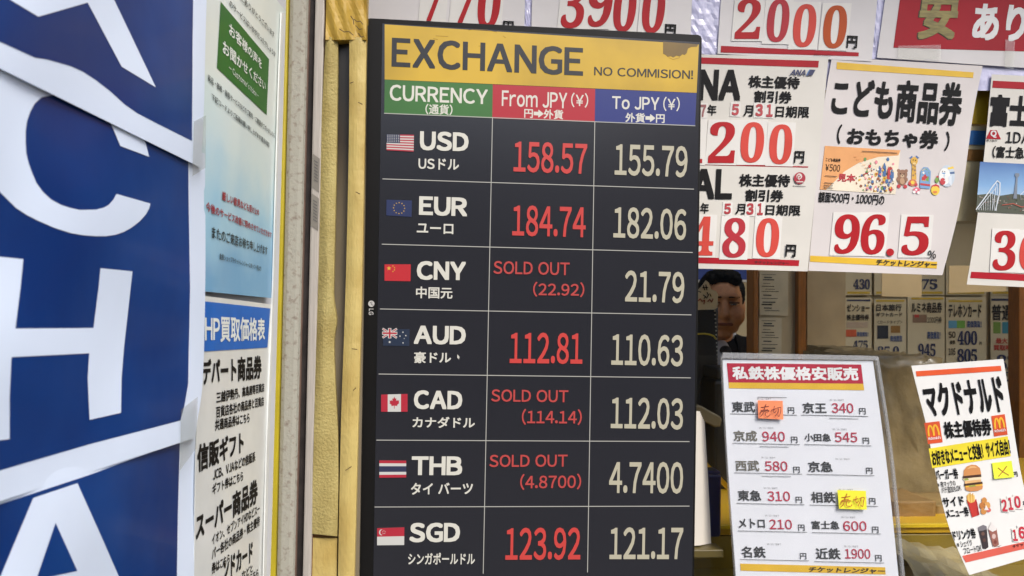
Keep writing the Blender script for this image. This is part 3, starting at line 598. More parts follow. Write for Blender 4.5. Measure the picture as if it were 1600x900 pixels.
    tt('title_text', '株主優待', (1154, 291.5), (1234, 292.5), 20, INK, .045); tt('title_text', '割引券', (1163.5, 315), (1223.5, 316), 19.5, INK, .045)
    CR = M('crane_red', (168, 30, 50), .45)
    prints('airline_mark', [(circ(1249.6, 278.2, 9, 9.2, 30), CR), (circ(1249, 275.5, 4.4, 4.6, 20), AC), (circ(1248.4, 276.2, 2.9, 3.2, 16), CR), ([(1247, 275), (1250.5, 274), (1250.8, 275.4), (1248.8, 276.3), (1249, 283), (1247.6, 280)], AC), ([(1244, 283.2), (1255.5, 283.4), (1254.5, 285), (1245, 284.8)], AC)], S, e, .0048)
    prints('thin_rule', [(q, GREYINK) for q in stroke([(1239, 290.5), (1258.5, 291.3)], .7)], S, e, .0036)
    tt('date_text', '年', (1093.5, 333.5), (1107, 334), 17); tt('date_text', '月', (1148.5, 335), (1164, 335.5), 17); tt('date_text', '日期限', (1195.5, 336.3), (1250.5, 337.5), 17)
    for ch, a, b, y0, y1 in (('5', 1131, 1142.5, 317.5, 335), ('3', 1166, 1178, 317, 336), ('1', 1183, 1192.5, 317, 336.5)): digit_card(e, S, ch, a, b, y0, y1, .05, dr, 2.2, .0030, True, 'sans', .06)
    quad('red_bar', [(1040, 400.5), (1249, 406.5), (1248, 415.8), (1040, 410)], S, RED, e, .0028, .0001, 12, 2)
    for ch, a, b, y0, y1, m in (('4', 1078, 1116, 338, 399.5, 1), ('8', 1128.5, 1166.5, 340, 403, 2), ('0', 1180.5, 1218, 340.5, 402, 1)): digit_card(e, S, ch, a, b, y0, y1, .06, D_RED[m], 3, .0031, bold=.012)
    tt('yen_text', '円', (1226.5, 401), (1243, 401.8), 19.5, INK, .04)
    tt('small_print', 'チケットレンジャー', (1179, 412), (1233, 413.6), 4.6, M('maroon_ink', (70, 10, 20), .5), .03)
    # children's voucher poster
    S = POST.curl(lambda x, y: .005+.010*max(0, (x-1400)/130)**2*max(0, (y-90)/340)+.0008*math.sin(x*.03+y*.02))
    e = empty('voucher_poster', S(1370, 430), 'white poster of toy vouchers with red 96.5 figures between yellow bars', 'poster')
    KW = M('cool_white_paper', (214, 206, 201), .45, .4, .04, 7, .35, 6)
    sheet('paper', [(1300, 89), (1285, 180), (1274, 300), (1263, 423)], [(1535.5, 103), (1520, 182), (1505, 291), (1493, 352), (1472.5, 430)], S, KW, e, .0004, 0, 14, 18)
    quad('yellow_bar', [(1307.8, 97), (1521.5, 113), (1520.4, 121.7), (1307, 108)], S, YEL, e, .0005, .0001, 14, 2)
    def kt(nm, s, a, b, h, m=INK, bo=.04, h2=None, le=.12): T(nm, s, a, b, h, h2, S, m, e, le, bo, .0024 if s in '円%' else .0012)
    kt('title_text', 'こども商品券', (1297, 181), (1500, 199), 61, INK, .045, 71, .11)
    kt('subtitle_text', '(', (1306, 225), (1313, 225), 31, INK, .03); kt('subtitle_text', 'おもちゃ券', (1322, 226), (1465, 233.5), 27, INK, .05, 30); kt('subtitle_text', ')', (1475, 236), (1482, 236), 31, INK, .03)
    q = [(1289, 227.8), (1407, 234.7), (1399, 303.8), (1281, 296)]
    P_ = lambda r, g, b: M('print_%d_%d_%d' % (r, g, b), (r, g, b), .5)
    og = P_(228, 160, 96)
    it = [(q, P_(236, 222, 196)), ([inq(q, 0, 0), inq(q, 1, 0), inq(q, .98, .12), inq(q, .72, .18), inq(q, .48, .33), inq(q, .3, .55), inq(q, .18, .8), inq(q, .08, 1), inq(q, 0, 1)], og)]
    pal = [P_(196, 60, 60), P_(70, 110, 160), P_(226, 180, 70), P_(110, 150, 80), P_(150, 90, 60), P_(232, 140, 150), P_(120, 130, 170)]
    rnd = random.Random(3)
    for k in range(46):
        u = rnd.uniform(.45, .97); v = rnd.uniform(.3, .95); v = max(v, 1.15-u) if k % 3 else v
        c = inq(q, u, min(v, .95)); r = rnd.uniform(1.2, 4.2)*(1 if u > .7 else .55); it.append((circ(c[0], c[1], r*rnd.uniform(.5, 1), r, 8), rnd.choice(pal)))
    for u, v in ((.55, .25), (.7, .3), (.62, .4), (.85, .22)): c = inq(q, u, v); it.append((circ(c[0], c[1], 2.2, 2.8, 10), rnd.choice(pal)))
    for u, v, a in ((.76, .5, 9), (.82, .45, 11), (.88, .52, 10), (.93, .56, 9)): c = inq(q, u, v); it.append(([(c[0]-2.4, c[1]+a), (c[0]-2.4, c[1]-a*.4), (c[0], c[1]-a), (c[0]+2.4, c[1]-a*.4), (c[0]+2.4, c[1]+a)], pal[1] if a % 2 else pal[0]))
    for k in range(70):
        u = rnd.uniform(.58, .98); v = rnd.uniform(.42, .97); c = inq(q, u, v); r = rnd.uniform(.8, 2.6); a0 = rnd.uniform(0, 360)
        it.append(([(c[0]+r*math.cos(R_(a0+g_)), c[1]+r*math.sin(R_(a0+g_))*1.2) for g_ in ((0, 120, 240) if k % 2 else (0, 90, 180, 270))], rnd.choice(pal+[P_(244, 238, 226), P_(90, 60, 50)])))
    for k in range(5): it += [(s_, og) for s_ in stroke([inq(q, .4+.04*k, .2+.06*k), inq(q, .44+.04*k, .2+.06*k)], .7)]
    it += [(s_, P_(70, 50, 40)) for a_, b_, v_ in ((.05, .17, .84), (.05, .16, .9), (.05, .17, .95), (.5, .96, .07), (.05, .2, .68)) for s_ in stroke([inq(q, a_, v_), inq(q, b_, v_)], 1)]
    prints('voucher_picture', it, S, e, .0007, .00001)
    RK = M('voucher_red', (180, 40, 50), .5)
    kt('voucher_text', 'こども商品券', (1290, 252), (1313, 253.5), 5.5, INK, .03); kt('voucher_text', '¥500', (1289, 267), (1312, 268.5), 11, INK, .01); kt('voucher_text', '見本', (1308, 283.5), (1336, 285), 13, RK, .05)
    # toys printed beside the voucher
    br, gy, yl, re_, gn, bl, pk, wh = P_(150, 110, 84), P_(220, 172, 70), P_(236, 200, 70), P_(196, 54, 60), P_(120, 160, 70), P_(120, 160, 200), P_(220, 110, 130), P_(240, 238, 232)
    it = [(circ(1409.5, 281, 7.5, 9), br), (circ(1410, 272.5, 8, 7.5), br), (circ(1404, 266.5, 2.6), br), (circ(1416, 267, 2.6), br), (circ(1410, 275, 3, 2.4), P_(206, 176, 140)), (circ(1404.5, 291, 3), re_), (circ(1414.5, 291.5, 3), re_)]
    it += [([(1424.5, 280), (1425.5, 252), (1431, 252.5), (1432, 281)], gy), (circ(1428.5, 251.5, 5.5, 6.5), gy), ([(1420.5, 247), (1425.5, 243), (1426, 247)], P_(90, 120, 170)), ([(1431, 247), (1431.5, 242.5), (1437, 247)], P_(90, 120, 170)), (circ(1426, 285.5, 6.5, 5.5), P_(206, 120, 80)), (circ(1427.5, 258, 1.5), br), (circ(1429.5, 266, 1.6), br), (circ(1427, 274, 1.5), br), (circ(1426.8, 250, .9), INK), (circ(1430.6, 250.3, .9), INK)]
    it += [([(1437, 289), (1438.5, 268), (1443, 261), (1450, 261.5), (1454.5, 268), (1453, 295), (1438, 294)], bl), ([(1440, 282), (1441, 266), (1446, 263), (1446, 283)], yl), ([(1446.5, 282), (1446.5, 263), (1452, 268), (1451, 284)], gn), (circ(1446, 276, 3.4), re_), (circ(1432, 297, 5, 4.6), pk), (circ(1435, 301, 2.2), wh), (circ(1428.5, 300, 2.2), wh)]
    it += [(circ(1480, 275, 12, 17, 24), P_(196, 206, 214)), (circ(1476, 275.5, 9, 13, 24), wh), (circ(1474.5, 269, 3.2), bl), (circ(1473, 283.5, 4.2, 5.5), re_), ([(1480, 262), (1489, 260), (1491, 263), (1482, 265)], yl), ([(1484, 269), (1491.5, 268), (1491.5, 271.5), (1484.5, 272)], P_(70, 100, 140)), (circ(1464, 281.5, 3, 4.4), gn), (circ(1461.5, 296.5, 6.8, 8.5), yl), ([(1455, 294), (1458, 291), (1461, 294), (1464, 291), (1468, 294.5), (1467.5, 290), (1462, 287.5), (1456, 290)], re_)]
    it += [(circ(1407, 271.5, .9, n=8), INK), (circ(1412.6, 271.8, .9, n=8), INK), (circ(1410, 274.4, 1, .8, 8), INK), (circ(1409.7, 283, 4, 5, 14), P_(190, 150, 116)), (circ(1403, 280, 2.4, 3.6, 10), br), (circ(1416.2, 280.5, 2.4, 3.6, 10), br)]
    it += [(circ(1428.7, 255.5, 2.8, 1.8, 10), P_(238, 206, 140)), (circ(1430, 260, 1.2, n=8), br), (circ(1426.4, 264, 1.1, n=8), br), (circ(1430.4, 271.5, 1.2, n=8), br), (circ(1421.5, 287, 2.4, n=10), re_), (circ(1431.5, 288.5, 2.4, n=10), re_), (circ(1426, 285, 3, n=12), yl), ([(1438, 286), (1453.6, 288), (1453.2, 291), (1437.8, 289)], re_), ([(1440.5, 276), (1446, 277), (1446, 282), (1440.2, 281)], re_), ([(1447, 268), (1451.6, 271), (1451.2, 276), (1447, 275)], bl), (circ(1443, 270, 1.8, n=10), wh)]
    it += [(circ(1472.8, 267.8, .8, n=8), INK), (circ(1476.2, 268.2, .8, n=8), INK), ([(1482, 276), (1487, 274), (1487, 290), (1483, 288)], P_(220, 226, 232)), (circ(1465, 276, 1.6, n=8), re_), (circ(1431.6, 296.6, 1.6, n=8), wh), (circ(1436.5, 296, 1.8, n=8), pk), (circ(1461, 300, 3.6, 2, 10), P_(220, 130, 60))]
    prints('toy_picture', it, S, e, .0007, .00001)
    kt('value_text', '額面500円・1000円の', (1278, 316), (1381, 321), 17, INK, .03)
    quad('yellow_bar', [(1266, 399.4), (1464.5, 409), (1463.6, 419.6), (1265.5, 408.8)], S, YEL, e, .0005, .0001, 14, 2)
    for ch, a, b, y0, y1 in (('9', 1302, 1344, 334.5, 397), ('6', 1344, 1384, 334.5, 398), ('5', 1409, 1453, 338, 399.5)): digit_card(e, S, ch, a, b, y0, y1, .1, D_RED[0], 3, .0008, bold=.012)
    prints('decimal_point', [(circ(1391, 394, 6, 5.8, 22), D_RED[0])], S, e, .0026)
    kt('percent_text', '%', (1449, 403.5), (1462, 404.5), 12.5, INK, .02)
    kt('shop_name', 'チケットレンジャー', (1368, 414.5), (1463, 418.5), 9.5, M('brown_ink', (52, 40, 20), .5), .05, le=.25)
    # amusement park ticket poster at the right edge
    S = POST.curl(lambda x, y: .006+.004*((y-116)/330)+.0006*math.sin(x*.03+y*.02))
    e = empty('park_poster', S(1590, 446), 'cream poster with an amusement park photograph at the right edge of the window', 'poster')
    sheet('paper', [(1549.7, 116), (1539, 230), (1527, 340), (1510.5, 444.5)], [(1795, 128), (1788, 240), (1776, 350), (1760, 456)], S, AC, e, .0004)
    def ft(nm, s, a, b, h, m=INK, bo=.04, h2=None): T(nm, s, a, b, h, h2, S, m, e, .09, bo, .0012)
    quad('red_bar', [(1551.7, 126), (1780, 137), (1779, 148), (1550.5, 137)], S, RED, e, .0005, .0001, 8, 2)
    ft('title_text', '富士急行', (1544, 198), (1672, 204), 52, INK, .06)
    prints('railway_mark', [([(1547.5, 203), (1557.5, 203.5), (1564, 217.5), (1540.5, 216.8)], RED)], S, e, .0007)
    ft('railway_mark', 'Q', (1547, 215), (1557, 215.5), 11.5, WHITE, .06); ft('railway_mark', '富士急行', (1541.5, 220.6), (1558, 221.3), 3, INK, .02)
    ft('title_text', '1DAY', (1571, 223), (1622, 225.5), 17.5, INK, .02); ft('title_text', '(富士急ハイランド)', (1550, 246.5), (1680, 252), 19, INK, .03)
    q = [(1531.5, 252.8), (1700, 261), (1692, 339), (1525, 331)]
    skyp = grad_mat('printed_sky', S(1560, 320).z, S(1560, 250).z, [(0, (176, 200, 214)), (.4, (124, 164, 204)), (1, (40, 84, 150))], .45, 6, 0)
    it = [(q, skyp), ([inq(q, 0, .66), inq(q, .12, .62), inq(q, .2, .66), inq(q, .34, .6), inq(q, .5, .64), inq(q, .7, .6), inq(q, 1, .66), inq(q, 1, 1), inq(q, 0, 1)], P_(74, 78, 62))]
    for k in range(60): u = rnd.uniform(.02, .6); v = rnd.uniform(.66, .96); c = inq(q, u, v); it.append((circ(c[0], c[1], rnd.uniform(.7, 2.4), rnd.uniform(.5, 1.3), 7), rnd.choice([P_(120, 110, 96), P_(150, 140, 128), P_(60, 70, 48), P_(110, 70, 52), P_(170, 160, 150)])))
    it.append(([inq(q, .335, .7), inq(q, .345, .28), inq(q, .33, .24), inq(q, .335, .19), inq(q, .37, .19), inq(q, .375, .24), inq(q, .36, .28), inq(q, .37, .7)], P_(120, 130, 142)))
    ws = P_(214, 220, 224)
    for pts, wd in (([(0, .95), (.08, .68), (.14, .46), (.175, .36), (.2, .4), (.205, .6), (.18, .95)], 1.7), ([(.02, .95), (.1, .7), (.17, .5)], .8), ([(.12, .6), (.13, .95)], .7), ([(.17, .42), (.15, .95)], .7), ([(.4, .62), (.46, .47), (.53, .52), (.6, .66)], 1), ([(.44, .5), (.44, .7)], .6), ([(.5, .5), (.5, .7)], .6)):
        it += [(s_, ws) for s_ in stroke([inq(q, *p) for p in pts], wd)]
    for k in range(9): it += [(s_, ws) for s_ in stroke([inq(q, .02+.02*k, .93-.062*k), inq(q, .03+.02*k, .96)], .5)]
    for k in range(7): it += [(s_, P_(150, 160, 170)) for s_ in stroke([inq(q, .40+.03*k, .62-.04*min(k, 3)+.03*max(0, k-3)), inq(q, .41+.03*k, .72)], .5)]
    it += [(s_, P_(180, 80, 60)) for s_ in stroke([inq(q, .24, .84), inq(q, .34, .80), inq(q, .42, .86), inq(q, .5, .82)], 1.2)]
    prints('park_photograph', it, S, e, .0007, .00001)
    quad('red_bar', [(1517.8, 424.5), (1760, 436), (1759, 447), (1516, 434.5)], S, RED, e, .0005, .0001, 8, 2)
    digit_card(e, S, '3', 1551.5, 1588, 360, 423, .07, D_RED[0], 3, .0009, bold=.012); digit_card(e, S, '6', 1592, 1629, 362, 424, .07, D_RED[1], 3, .0009, bold=.012)
    # lavender strips added in the poster gaps, their colour painting the bright background
    FM = M('painted_glow', (206, 204, 232), .25, .6, .06, 30, .6, 45, coat=.3)
    o = quad('painted_glow_band', [(1100, 70), (1680, 70), (1680, 142), (1100, 140)], POST, FM, None, .0003, .0003, 8, 3); o['label'] = 'wide lavender band added behind the posters, painting the bright glow in their gaps'; o['category'] = 'painted glow strip'
    for l, r, lab in (([(1084, -60), (1078, 84)], [(1133, -60), (1124, 84)], 'crumpled pale lavender strip painting the bright gap between the 3900 and 2000 posters'), ([(1372, -60), (1359, 92)], [(1396, -60), (1384, 92)], 'narrow pale lavender strip painting the bright gap beside the red sale poster'), ([(822, -60), (819, 60)], [(834, -60), (831, 60)], 'narrow pale strip painting the bright gap between the 770 and 3900 posters')):
        o = sheet('painted_glow_strip', l, r, POST, FM, None, .0003, .0006, 8, 16, jit=lambda u, v, r=random.Random(9): r.uniform(0, .0022)); o['label'] = lab; o['category'] = 'painted glow strip'
posters()

#=CARDS
# ================================================================== cards low on the window
def note(name, q, surf, rgb, strokes, ink, wd, label, off):
    e = empty(name, surf(*q[3], off), label, 'sticky note')
    S = surf.curl(lambda x, y: (surf.bulge(x, y) if surf.bulge else 0)+.0015*((y-q[0][1])/max(1, (q[2][1]-q[0][1])))**2)
    quad('note_paper', q, S, M(name+'_paper', rgb, .6, .3, .04), e, off, .0002, 6, 6)
    prints('handwriting', [(s_, ink) for pts in strokes for s_ in stroke([inq(q, *p) for p in pts], wd)], S, e, off+.0004)
def rough(st, sd, am=.014):
    r = random.Random(sd); out = []
    for pl in st:
        q = smoothpl([(x+r.uniform(-am, am), y+r.uniform(-am, am)) for x, y in pl], 5*(len(pl)-1)) if len(pl) > 2 else [(x+r.uniform(-am, am), y+r.uniform(-am, am)) for x, y in pl]
        out.append([(x+.05*(.5-y), y) for x, y in q])
    return out
URI = [[(.12, .40), (.27, .36), (.44, .31)], [(.30, .20), (.27, .36), (.24, .52)], [(.13, .55), (.26, .51), (.38, .49)], [(.12, .60), (.10, .70), (.09, .76)], [(.12, .62), (.28, .57), (.43, .55), (.41, .64)], [(.22, .64), (.19, .76), (.09, .90)], [(.31, .62), (.30, .80), (.36, .86), (.47, .83), (.48, .74)]]
KIRI = [[(.55, .52), (.64, .47), (.72, .42)], [(.64, .30), (.63, .50), (.64, .66), (.72, .58)], [(.75, .40), (.86, .36), (.92, .38), (.90, .58), (.86, .84), (.80, .76)], [(.82, .40), (.79, .58), (.70, .82)]]
def rail_card():
    S = CARD.curl(lambda x, y: .002*math.sin((x-1130)/250*3)+.0005*math.sin(y*.02))
    e = empty('fare_card', S(1270, 960), 'white fare list in a clear acrylic holder with a red heading, low on the window', 'card holder')
    sheet('fare_sheet', [(1129, 562), (1137, 720), (1150, 900), (1154, 960)], [(1364, 564), (1386, 730), (1404, 900), (1410, 960)], S, M('fare_paper', (234, 236, 240), .3, .5, .02, 8, coat=.3), e, .0004)
    # holder: front and back plates, thick clear edges
    hl = [(1127.5, 556), (1137, 730), (1149, 900), (1153, 962)]; hr = [(1373, 558), (1390, 668), (1401, 760), (1414, 900), (1420, 962)]
    sheet('front_plate', hl, hr, S, ACRY, e, .0012, .0034, 10, 12); sheet('back_plate', hl, hr, S, ACRY, e, .002, -.002, 10, 12)
    sheet('edge_strip', [(1369, 559), (1386.5, 668), (1397.2, 760), (1410.2, 900), (1416.2, 962)], [(1373, 558), (1390, 668), (1401, 760), (1414, 900), (1420, 962)], S, ACRYE, e, .006, .0036, 2, 14)
    sheet('edge_strip', [(1127, 558), (1136.6, 730), (1148.6, 900), (1152.6, 962)], [(1128.2, 558), (1137.8, 730), (1149.9, 900), (1153.9, 962)], S, ACRYE, e, .006, .0036, 2, 14)
    quad('top_lip', [(1130.5, 551), (1371, 556.5), (1373, 563), (1128, 560)], S, ACRYE, e, .0040, .007, 8, 2)
    hd = M('rail_red', (178, 34, 60), .5, .2, .04)
    prints('red_heading', [([(1135.6, 567.4), (1345.6, 569.6), (1349, 599.6), (1138.4, 597.6)], hd)], S, e, .0007)
    prints('yellow_band', [([(1138.4, 597.6), (1349, 599.6), (1350.4, 609.8), (1139, 606.6)], YEL)], S, e, .0007)
    def t(nm, s, a, b, h, m=INK, bo=.03, h2=None): T(nm, s, a, b, h, h2, S, m, e, -.06, bo, .0010)
    t('heading_text', '私鉄株優格安販売', (1144.5, 593.5), (1342, 595), 21.5, M('white_print_c', (236, 236, 234), .4), .05)
    g2 = M('fare_grey', (62, 64, 66), .45); rk = M('fare_red', (188, 50, 76), .45); li = M('rule_grey', (90, 92, 94), .5)
    R = [('東武', 1144, 1180.5, 644, 17, None, 0, 0, 0, 1231.4, 646, 1141, 1245, 646.4), ('京王', 1254.5, 1292, 645.6, 17, '340', 1300, 1334, 645.2, 1343, 647.4, 1252.4, 1356.4, 648.4),
         ('京成', 1146.6, 1183.6, 689.4, 17, '940', 1191.6, 1227, 689.6, 1236.4, 692, 1144.4, 1249.4, 692.4), ('小田急', 1257.4, 1298.6, 689.6, 12.6, '545', 1305, 1340, 691, 1348.4, 693.6, 1257, 1361.4, 694.4),
         ('西武', 1149.6, 1187, 736, 17, '580', 1195.6, 1231, 736, 1240, 739, 1147.6, 1253, 738.6), ('京急', 1263, 1301.6, 737.6, 17, None, 0, 0, 0, 1353.6, 740.6, 1261, 1366, 741),
         ('東急', 1153, 1190, 782.6, 17, '310', 1199.6, 1235, 783, 1243.6, 786, 1151, 1257, 786.4), ('相鉄', 1267.6, 1306, 785.6, 17.6, None, 0, 0, 0, 1358.4, 788, 1265.6, 1372, 789),
         ('メトロ', 1154.4, 1195.6, 825, 15, '210', 1202.6, 1238, 827, 1247.6, 829.4, 1153.4, 1261, 829.4), ('富士急', 1268.4, 1312, 827, 13.6, '600', 1318, 1354.6, 829.6, 1363, 832.6, 1269, 1376.4, 832),
         ('名鉄', 1159, 1197, 871.4, 18, None, 0, 0, 0, 1250.4, 874, 1156.4, 1264, 874), ('近鉄', 1275, 1314, 874, 18, '1900', 1320.6, 1360.6, 873, 1368, 877, 1272.4, 1381.4, 877.4)]
    lines = []
    for k, (nm, x0, x1, y, h, n, a, b, yn, xe, ye, u0, u1, yu) in enumerate(R):
        faded = nm in ('京成', '西武')
        t('line_name', nm, (x0, y), (x1, y+.4), h, M('fare_faded', (112, 110, 100), .45) if faded else g2, .03)
        if n: t('fare_figure', n, (a, yn), (b, yn+.3), 15.6, rk, .014)
        t('yen_text', '円', (xe, ye), (xe+10, ye+.3), 10, g2, .015)
        lines += stroke([(u0, yu), (u1, yu+2.3)], .8)
        dx = (u0+u1)/2-8 if k % 2 else u0+42
        t('date_note', '26/11/30まで', (dx, yu-22.5 if k > 1 else yu-22), (dx+22, yu-22), 3, g2, 0)
        if k in (0, 2, 4): yy = yu-26 if k == 0 else yu+5.4; lines += stroke([(u0+43, yy), (u0+88, yy+.8)], .7)
        if k == 1: lines += stroke([(1296, 653.6), (1341, 654.6)], .7)
    prints('ruled_line', [(q, li) for q in lines], S, e, .0009)
    prints('yellow_band', [([(1156.4, 880.6), (1383, 886.4), (1384, 897.6), (1157.4, 891.6)], YEL)], S, e, .0007)
    T('shop_name', 'チケットレンジャー', (1262, 894), (1382, 896.8), 8.4, 8.4, S, M('brown_ink'), e, .3, .05, .0011)
    note('orange_sticky_note', [(1184, 625.6), (1223, 626.4), (1224, 655.6), (1185, 653.6)], S, (240, 140, 96), rough(URI+KIRI, 4), M('pen_brown', (110, 48, 40), .5), 1.1, 'orange sticky note with handwriting on the fare card, upper left', .0050)
    note('yellow_sticky_note', [(1308.4, 765.6), (1353, 767), (1354.4, 796.4), (1311, 795)], S, (232, 226, 60), rough(URI+KIRI, 9), M('pen_rust', (176, 84, 40), .5), 1.2, 'yellow sticky note with handwriting on the fare card, lower right', .0050)
rail_card()

def burger_card():
    S = front(1.315).curl(lambda x, y: .012+.020*((y-560)/330)**2)
    e = empty('voucher_card', S(1560, 890), 'tilted white meal voucher card with an orange top bar at the lower right', 'card')
    sheet('paper', [(1424, 571.4), (1434, 612), (1448, 667), (1458, 720), (1468, 768), (1485, 830), (1514.5, 898.5)], [(1568, 561), (1577, 620), (1587, 690), (1598, 752), (1612, 800), (1626, 840), (1641, 862)], S, M('laminated_white', (230, 228, 222), .25, .5, .02, coat=.4), e, .0006, 0, 12, 24)
    orr = M('orange_print', (222, 88, 44), .4); orl = M('salmon_print', (214, 96, 80), .4)
    prints('orange_bar', [([(1431, 580), (1563.6, 571.4), (1565, 579.5), (1432.2, 588.2)], orr)], S, e, .0006)
    prints('orange_bar', [([(1503.6, 868.6), (1600, 846.4), (1634, 838), (1637, 848), (1600, 857.8), (1509, 879)], orl)], S, e, .0006)
    def t(nm, s, a, b, h, m=INK, bo=.035, h2=None, le=-.24): T(nm, s, a, b, h, h2, S, m, e, le, bo, .0012)
    t('title_text', 'マクドナルド', (1450, 652), (1574, 644), 51, INK, .05, 60, -.2)
    mr, my = M('mark_red', (212, 82, 44), .4), M('mark_yellow', (236, 178, 50), .4)
    for q in ([(1444, 661), (1468, 658), (1473, 691), (1450, 694)], [(1549, 650), (1570, 647), (1574.5, 679), (1553.5, 682)]):
        arch = []
        for c in (.33, .67): arch += stroke([inq(q, c+.17*math.cos(R_(a)), .62+(.46 if math.sin(R_(a)) > 0 else .46)*-math.sin(R_(a))) for a in range(0, 181, 15)], 2.6)
        prints('restaurant_mark', [(q, mr)]+[(s_, my) for s_ in arch], S, e, .0007, .00001)
        b0, b1 = inq(q, .08, .82), inq(q, .92, .82); T('restaurant_mark', "McDonald's", b0, b1, 5, 5, S, M('white_print_c'), e, -.2, .03, .0016)
    t('subtitle_text', '株主優待券', (1477, 686), (1551, 680.5), 27, INK, .05, 28, -.14)
    prints('yellow_band', [([(1451, 701), (1574.5, 681.5), (1579.5, 712.6), (1456.6, 731.6)], M('band_yellow', (232, 212, 52), .4))], S, e, .0007)
    t('band_text', 'お好きなメニューと交換！サイズ自由！', (1458, 729), (1580, 710.5), 25, INK, .045, 26, -.15)
    for s, a, b, h, bo in [('バーガー券', (1464, 751), (1499, 748), 17, .04), ('※夜マックの', (1466, 762), (1494, 758.6), 9, .015), ('パテ追加もOK', (1472, 771.4), (1503, 767), 10, .015), ('サイド', (1475, 793), (1508, 789.4), 15, .04), ('メニュー券', (1480, 810.5), (1515.5, 806.4), 15.5, .04), ('ドリンク券', (1491, 845.4), (1526.5, 841), 16.5, .04), ('※シェイク', (1497, 856), (1520, 852.4), 10, .015), ('フロートOK', (1507, 866), (1535, 860.6), 9.5, .015)]:
        t('item_text', s, a, b, h, INK, bo)
    t('yen_text', '円', (1584, 745.5), (1591, 744.5), 8); t('yen_text', '円', (1598, 793), (1606, 791.5), 9); 
    P_ = lambda r, g, b: M('print_%d_%d_%d' % (r, g, b), (r, g, b), .45)
    bun, bun2, pat, let, chs, sau = P_(206, 140, 82), P_(226, 178, 120), P_(72, 44, 30), P_(150, 160, 70), P_(230, 176, 60), P_(232, 214, 176)
    it = [([(1505.5, 744), (1506, 735), (1511, 728.5), (1518, 726), (1525, 726.5), (1531, 731), (1533, 739), (1533, 742)], bun), ([(1511, 733), (1516, 728.5), (1523, 728.5), (1527, 731), (1519, 731)], bun2),
          ([(1504.5, 744), (1533, 741), (1533.5, 746), (1505, 749)], pat), ([(1504, 748), (1534, 745), (1532, 749), (1526, 750.5), (1519, 750), (1512, 752.5), (1507, 751)], sau), ([(1506, 748.5), (1512, 747), (1514, 750), (1508, 751)], let),
          ([(1507, 752), (1533, 749), (1533, 753.5), (1508, 756)], bun2), ([(1506.5, 756), (1535, 752.5), (1535.5, 757), (1507, 760)], pat), ([(1507, 759.5), (1536, 756), (1534, 759.5), (1520, 761.5), (1511, 763)], chs), ([(1513, 759), (1523, 757.6), (1526, 760), (1516, 762)], let),
          ([(1507.5, 762), (1536, 758.5), (1535, 764), (1528, 767), (1516, 768), (1509.5, 766)], bun)]
    prints('burger_picture', it, S, e, .0008, .00001)
    fr_, fr2, fc, fc2 = P_(236, 196, 110), P_(214, 164, 80), P_(190, 52, 44), P_(160, 36, 36)
    it = [([(1511+k*2.1, 786), (1510.4+k*2.1, 774-(k*7 % 5)), (1512.4+k*2.1, 773.5-(k*7 % 5)), (1513.2+k*2.1, 786)], fr_ if k % 2 else fr2) for k in range(6)]
    it += [([(1510.6, 781), (1516, 786), (1522, 784.5), (1525, 779), (1530, 804.5), (1519, 808.5)], fc), ([(1525, 779), (1527, 786), (1530.5, 804.5), (1527, 805.8)], fc2)]
    ng = [P_(206, 140, 72), P_(190, 120, 60), P_(220, 160, 90)]
    it += [(circ(1538, 782, 4.2, 5, 12), ng[0]), (circ(1534.5, 790, 4, 5.5, 12), ng[1]), (circ(1543, 790, 4.6, 6, 12), ng[2]), (circ(1537, 799, 4.6, 5, 12), ng[0]), (circ(1545, 797, 3.6, 3.4, 12), P_(214, 110, 100)), ([(1538, 797), (1541, 789), (1545, 797)], P_(232, 226, 220))]
    prints('fries_picture', it, S, e, .0008, .00001)
    it = [([(1528, 824), (1536, 821), (1541.5, 822), (1544.5, 855), (1540, 858), (1535.5, 857)], P_(58, 48, 50)), ([(1528, 824), (1536, 820), (1541.5, 822), (1541.7, 827), (1536, 829), (1529, 830)], P_(120, 116, 120)), (circ(1536, 834, 2.6, 3), P_(110, 80, 70)), (circ(1538, 844, 2.2, 3), P_(96, 66, 58))]
    it += [([(1544, 826), (1552, 822), (1557, 824), (1561, 851), (1556, 854.5), (1551.5, 853.5)], P_(150, 96, 84)), ([(1544, 827), (1547, 820), (1549, 815), (1552, 820), (1557, 824), (1557, 828), (1551, 831)], P_(226, 220, 214)), (circ(1553, 838, 3, 4), P_(210, 180, 170)), (circ(1555, 847, 2.4, 3), P_(120, 60, 52)), ([(1557, 854), (1565, 851.5), (1562, 854)], P_(150, 140, 134))]
    prints('drinks_picture', it, S, e, .0008, .00001)
    for s, xs in (('210', ((1565.5, 1575, 780, 799.5), (1576, 1584, 777, 797), (1585.5, 1596, 774.5, 794))), ('16', ((1583, 1591, 827, 845.5), (1592, 1603, 822.5, 842)))):
        for ch, (a, b, y0, y1) in zip(s, xs): digit_card(e, S, ch, a, b, y0, y1, -.12, M('price_pink', (196, 50, 66), .45), 1.6, .0010, True, 'sans', .05)
    t('shop_name', 'チケットレンジャー', (1583, 857), (1634, 844), 5, M('maroon_ink'), .04)
    note('lime_sticky_note', [(1550, 723.4), (1580.6, 720), (1584.6, 745.6), (1553.6, 748.4)], S, (222, 232, 60), [[(.28, .35), (.5, .62), (.75, .85)], [(.72, .3), (.52, .55), (.25, .85)]], M('pen_rust'), 1.2, 'lime yellow sticky note with a cross on the meal voucher card', .0018)
burger_card()

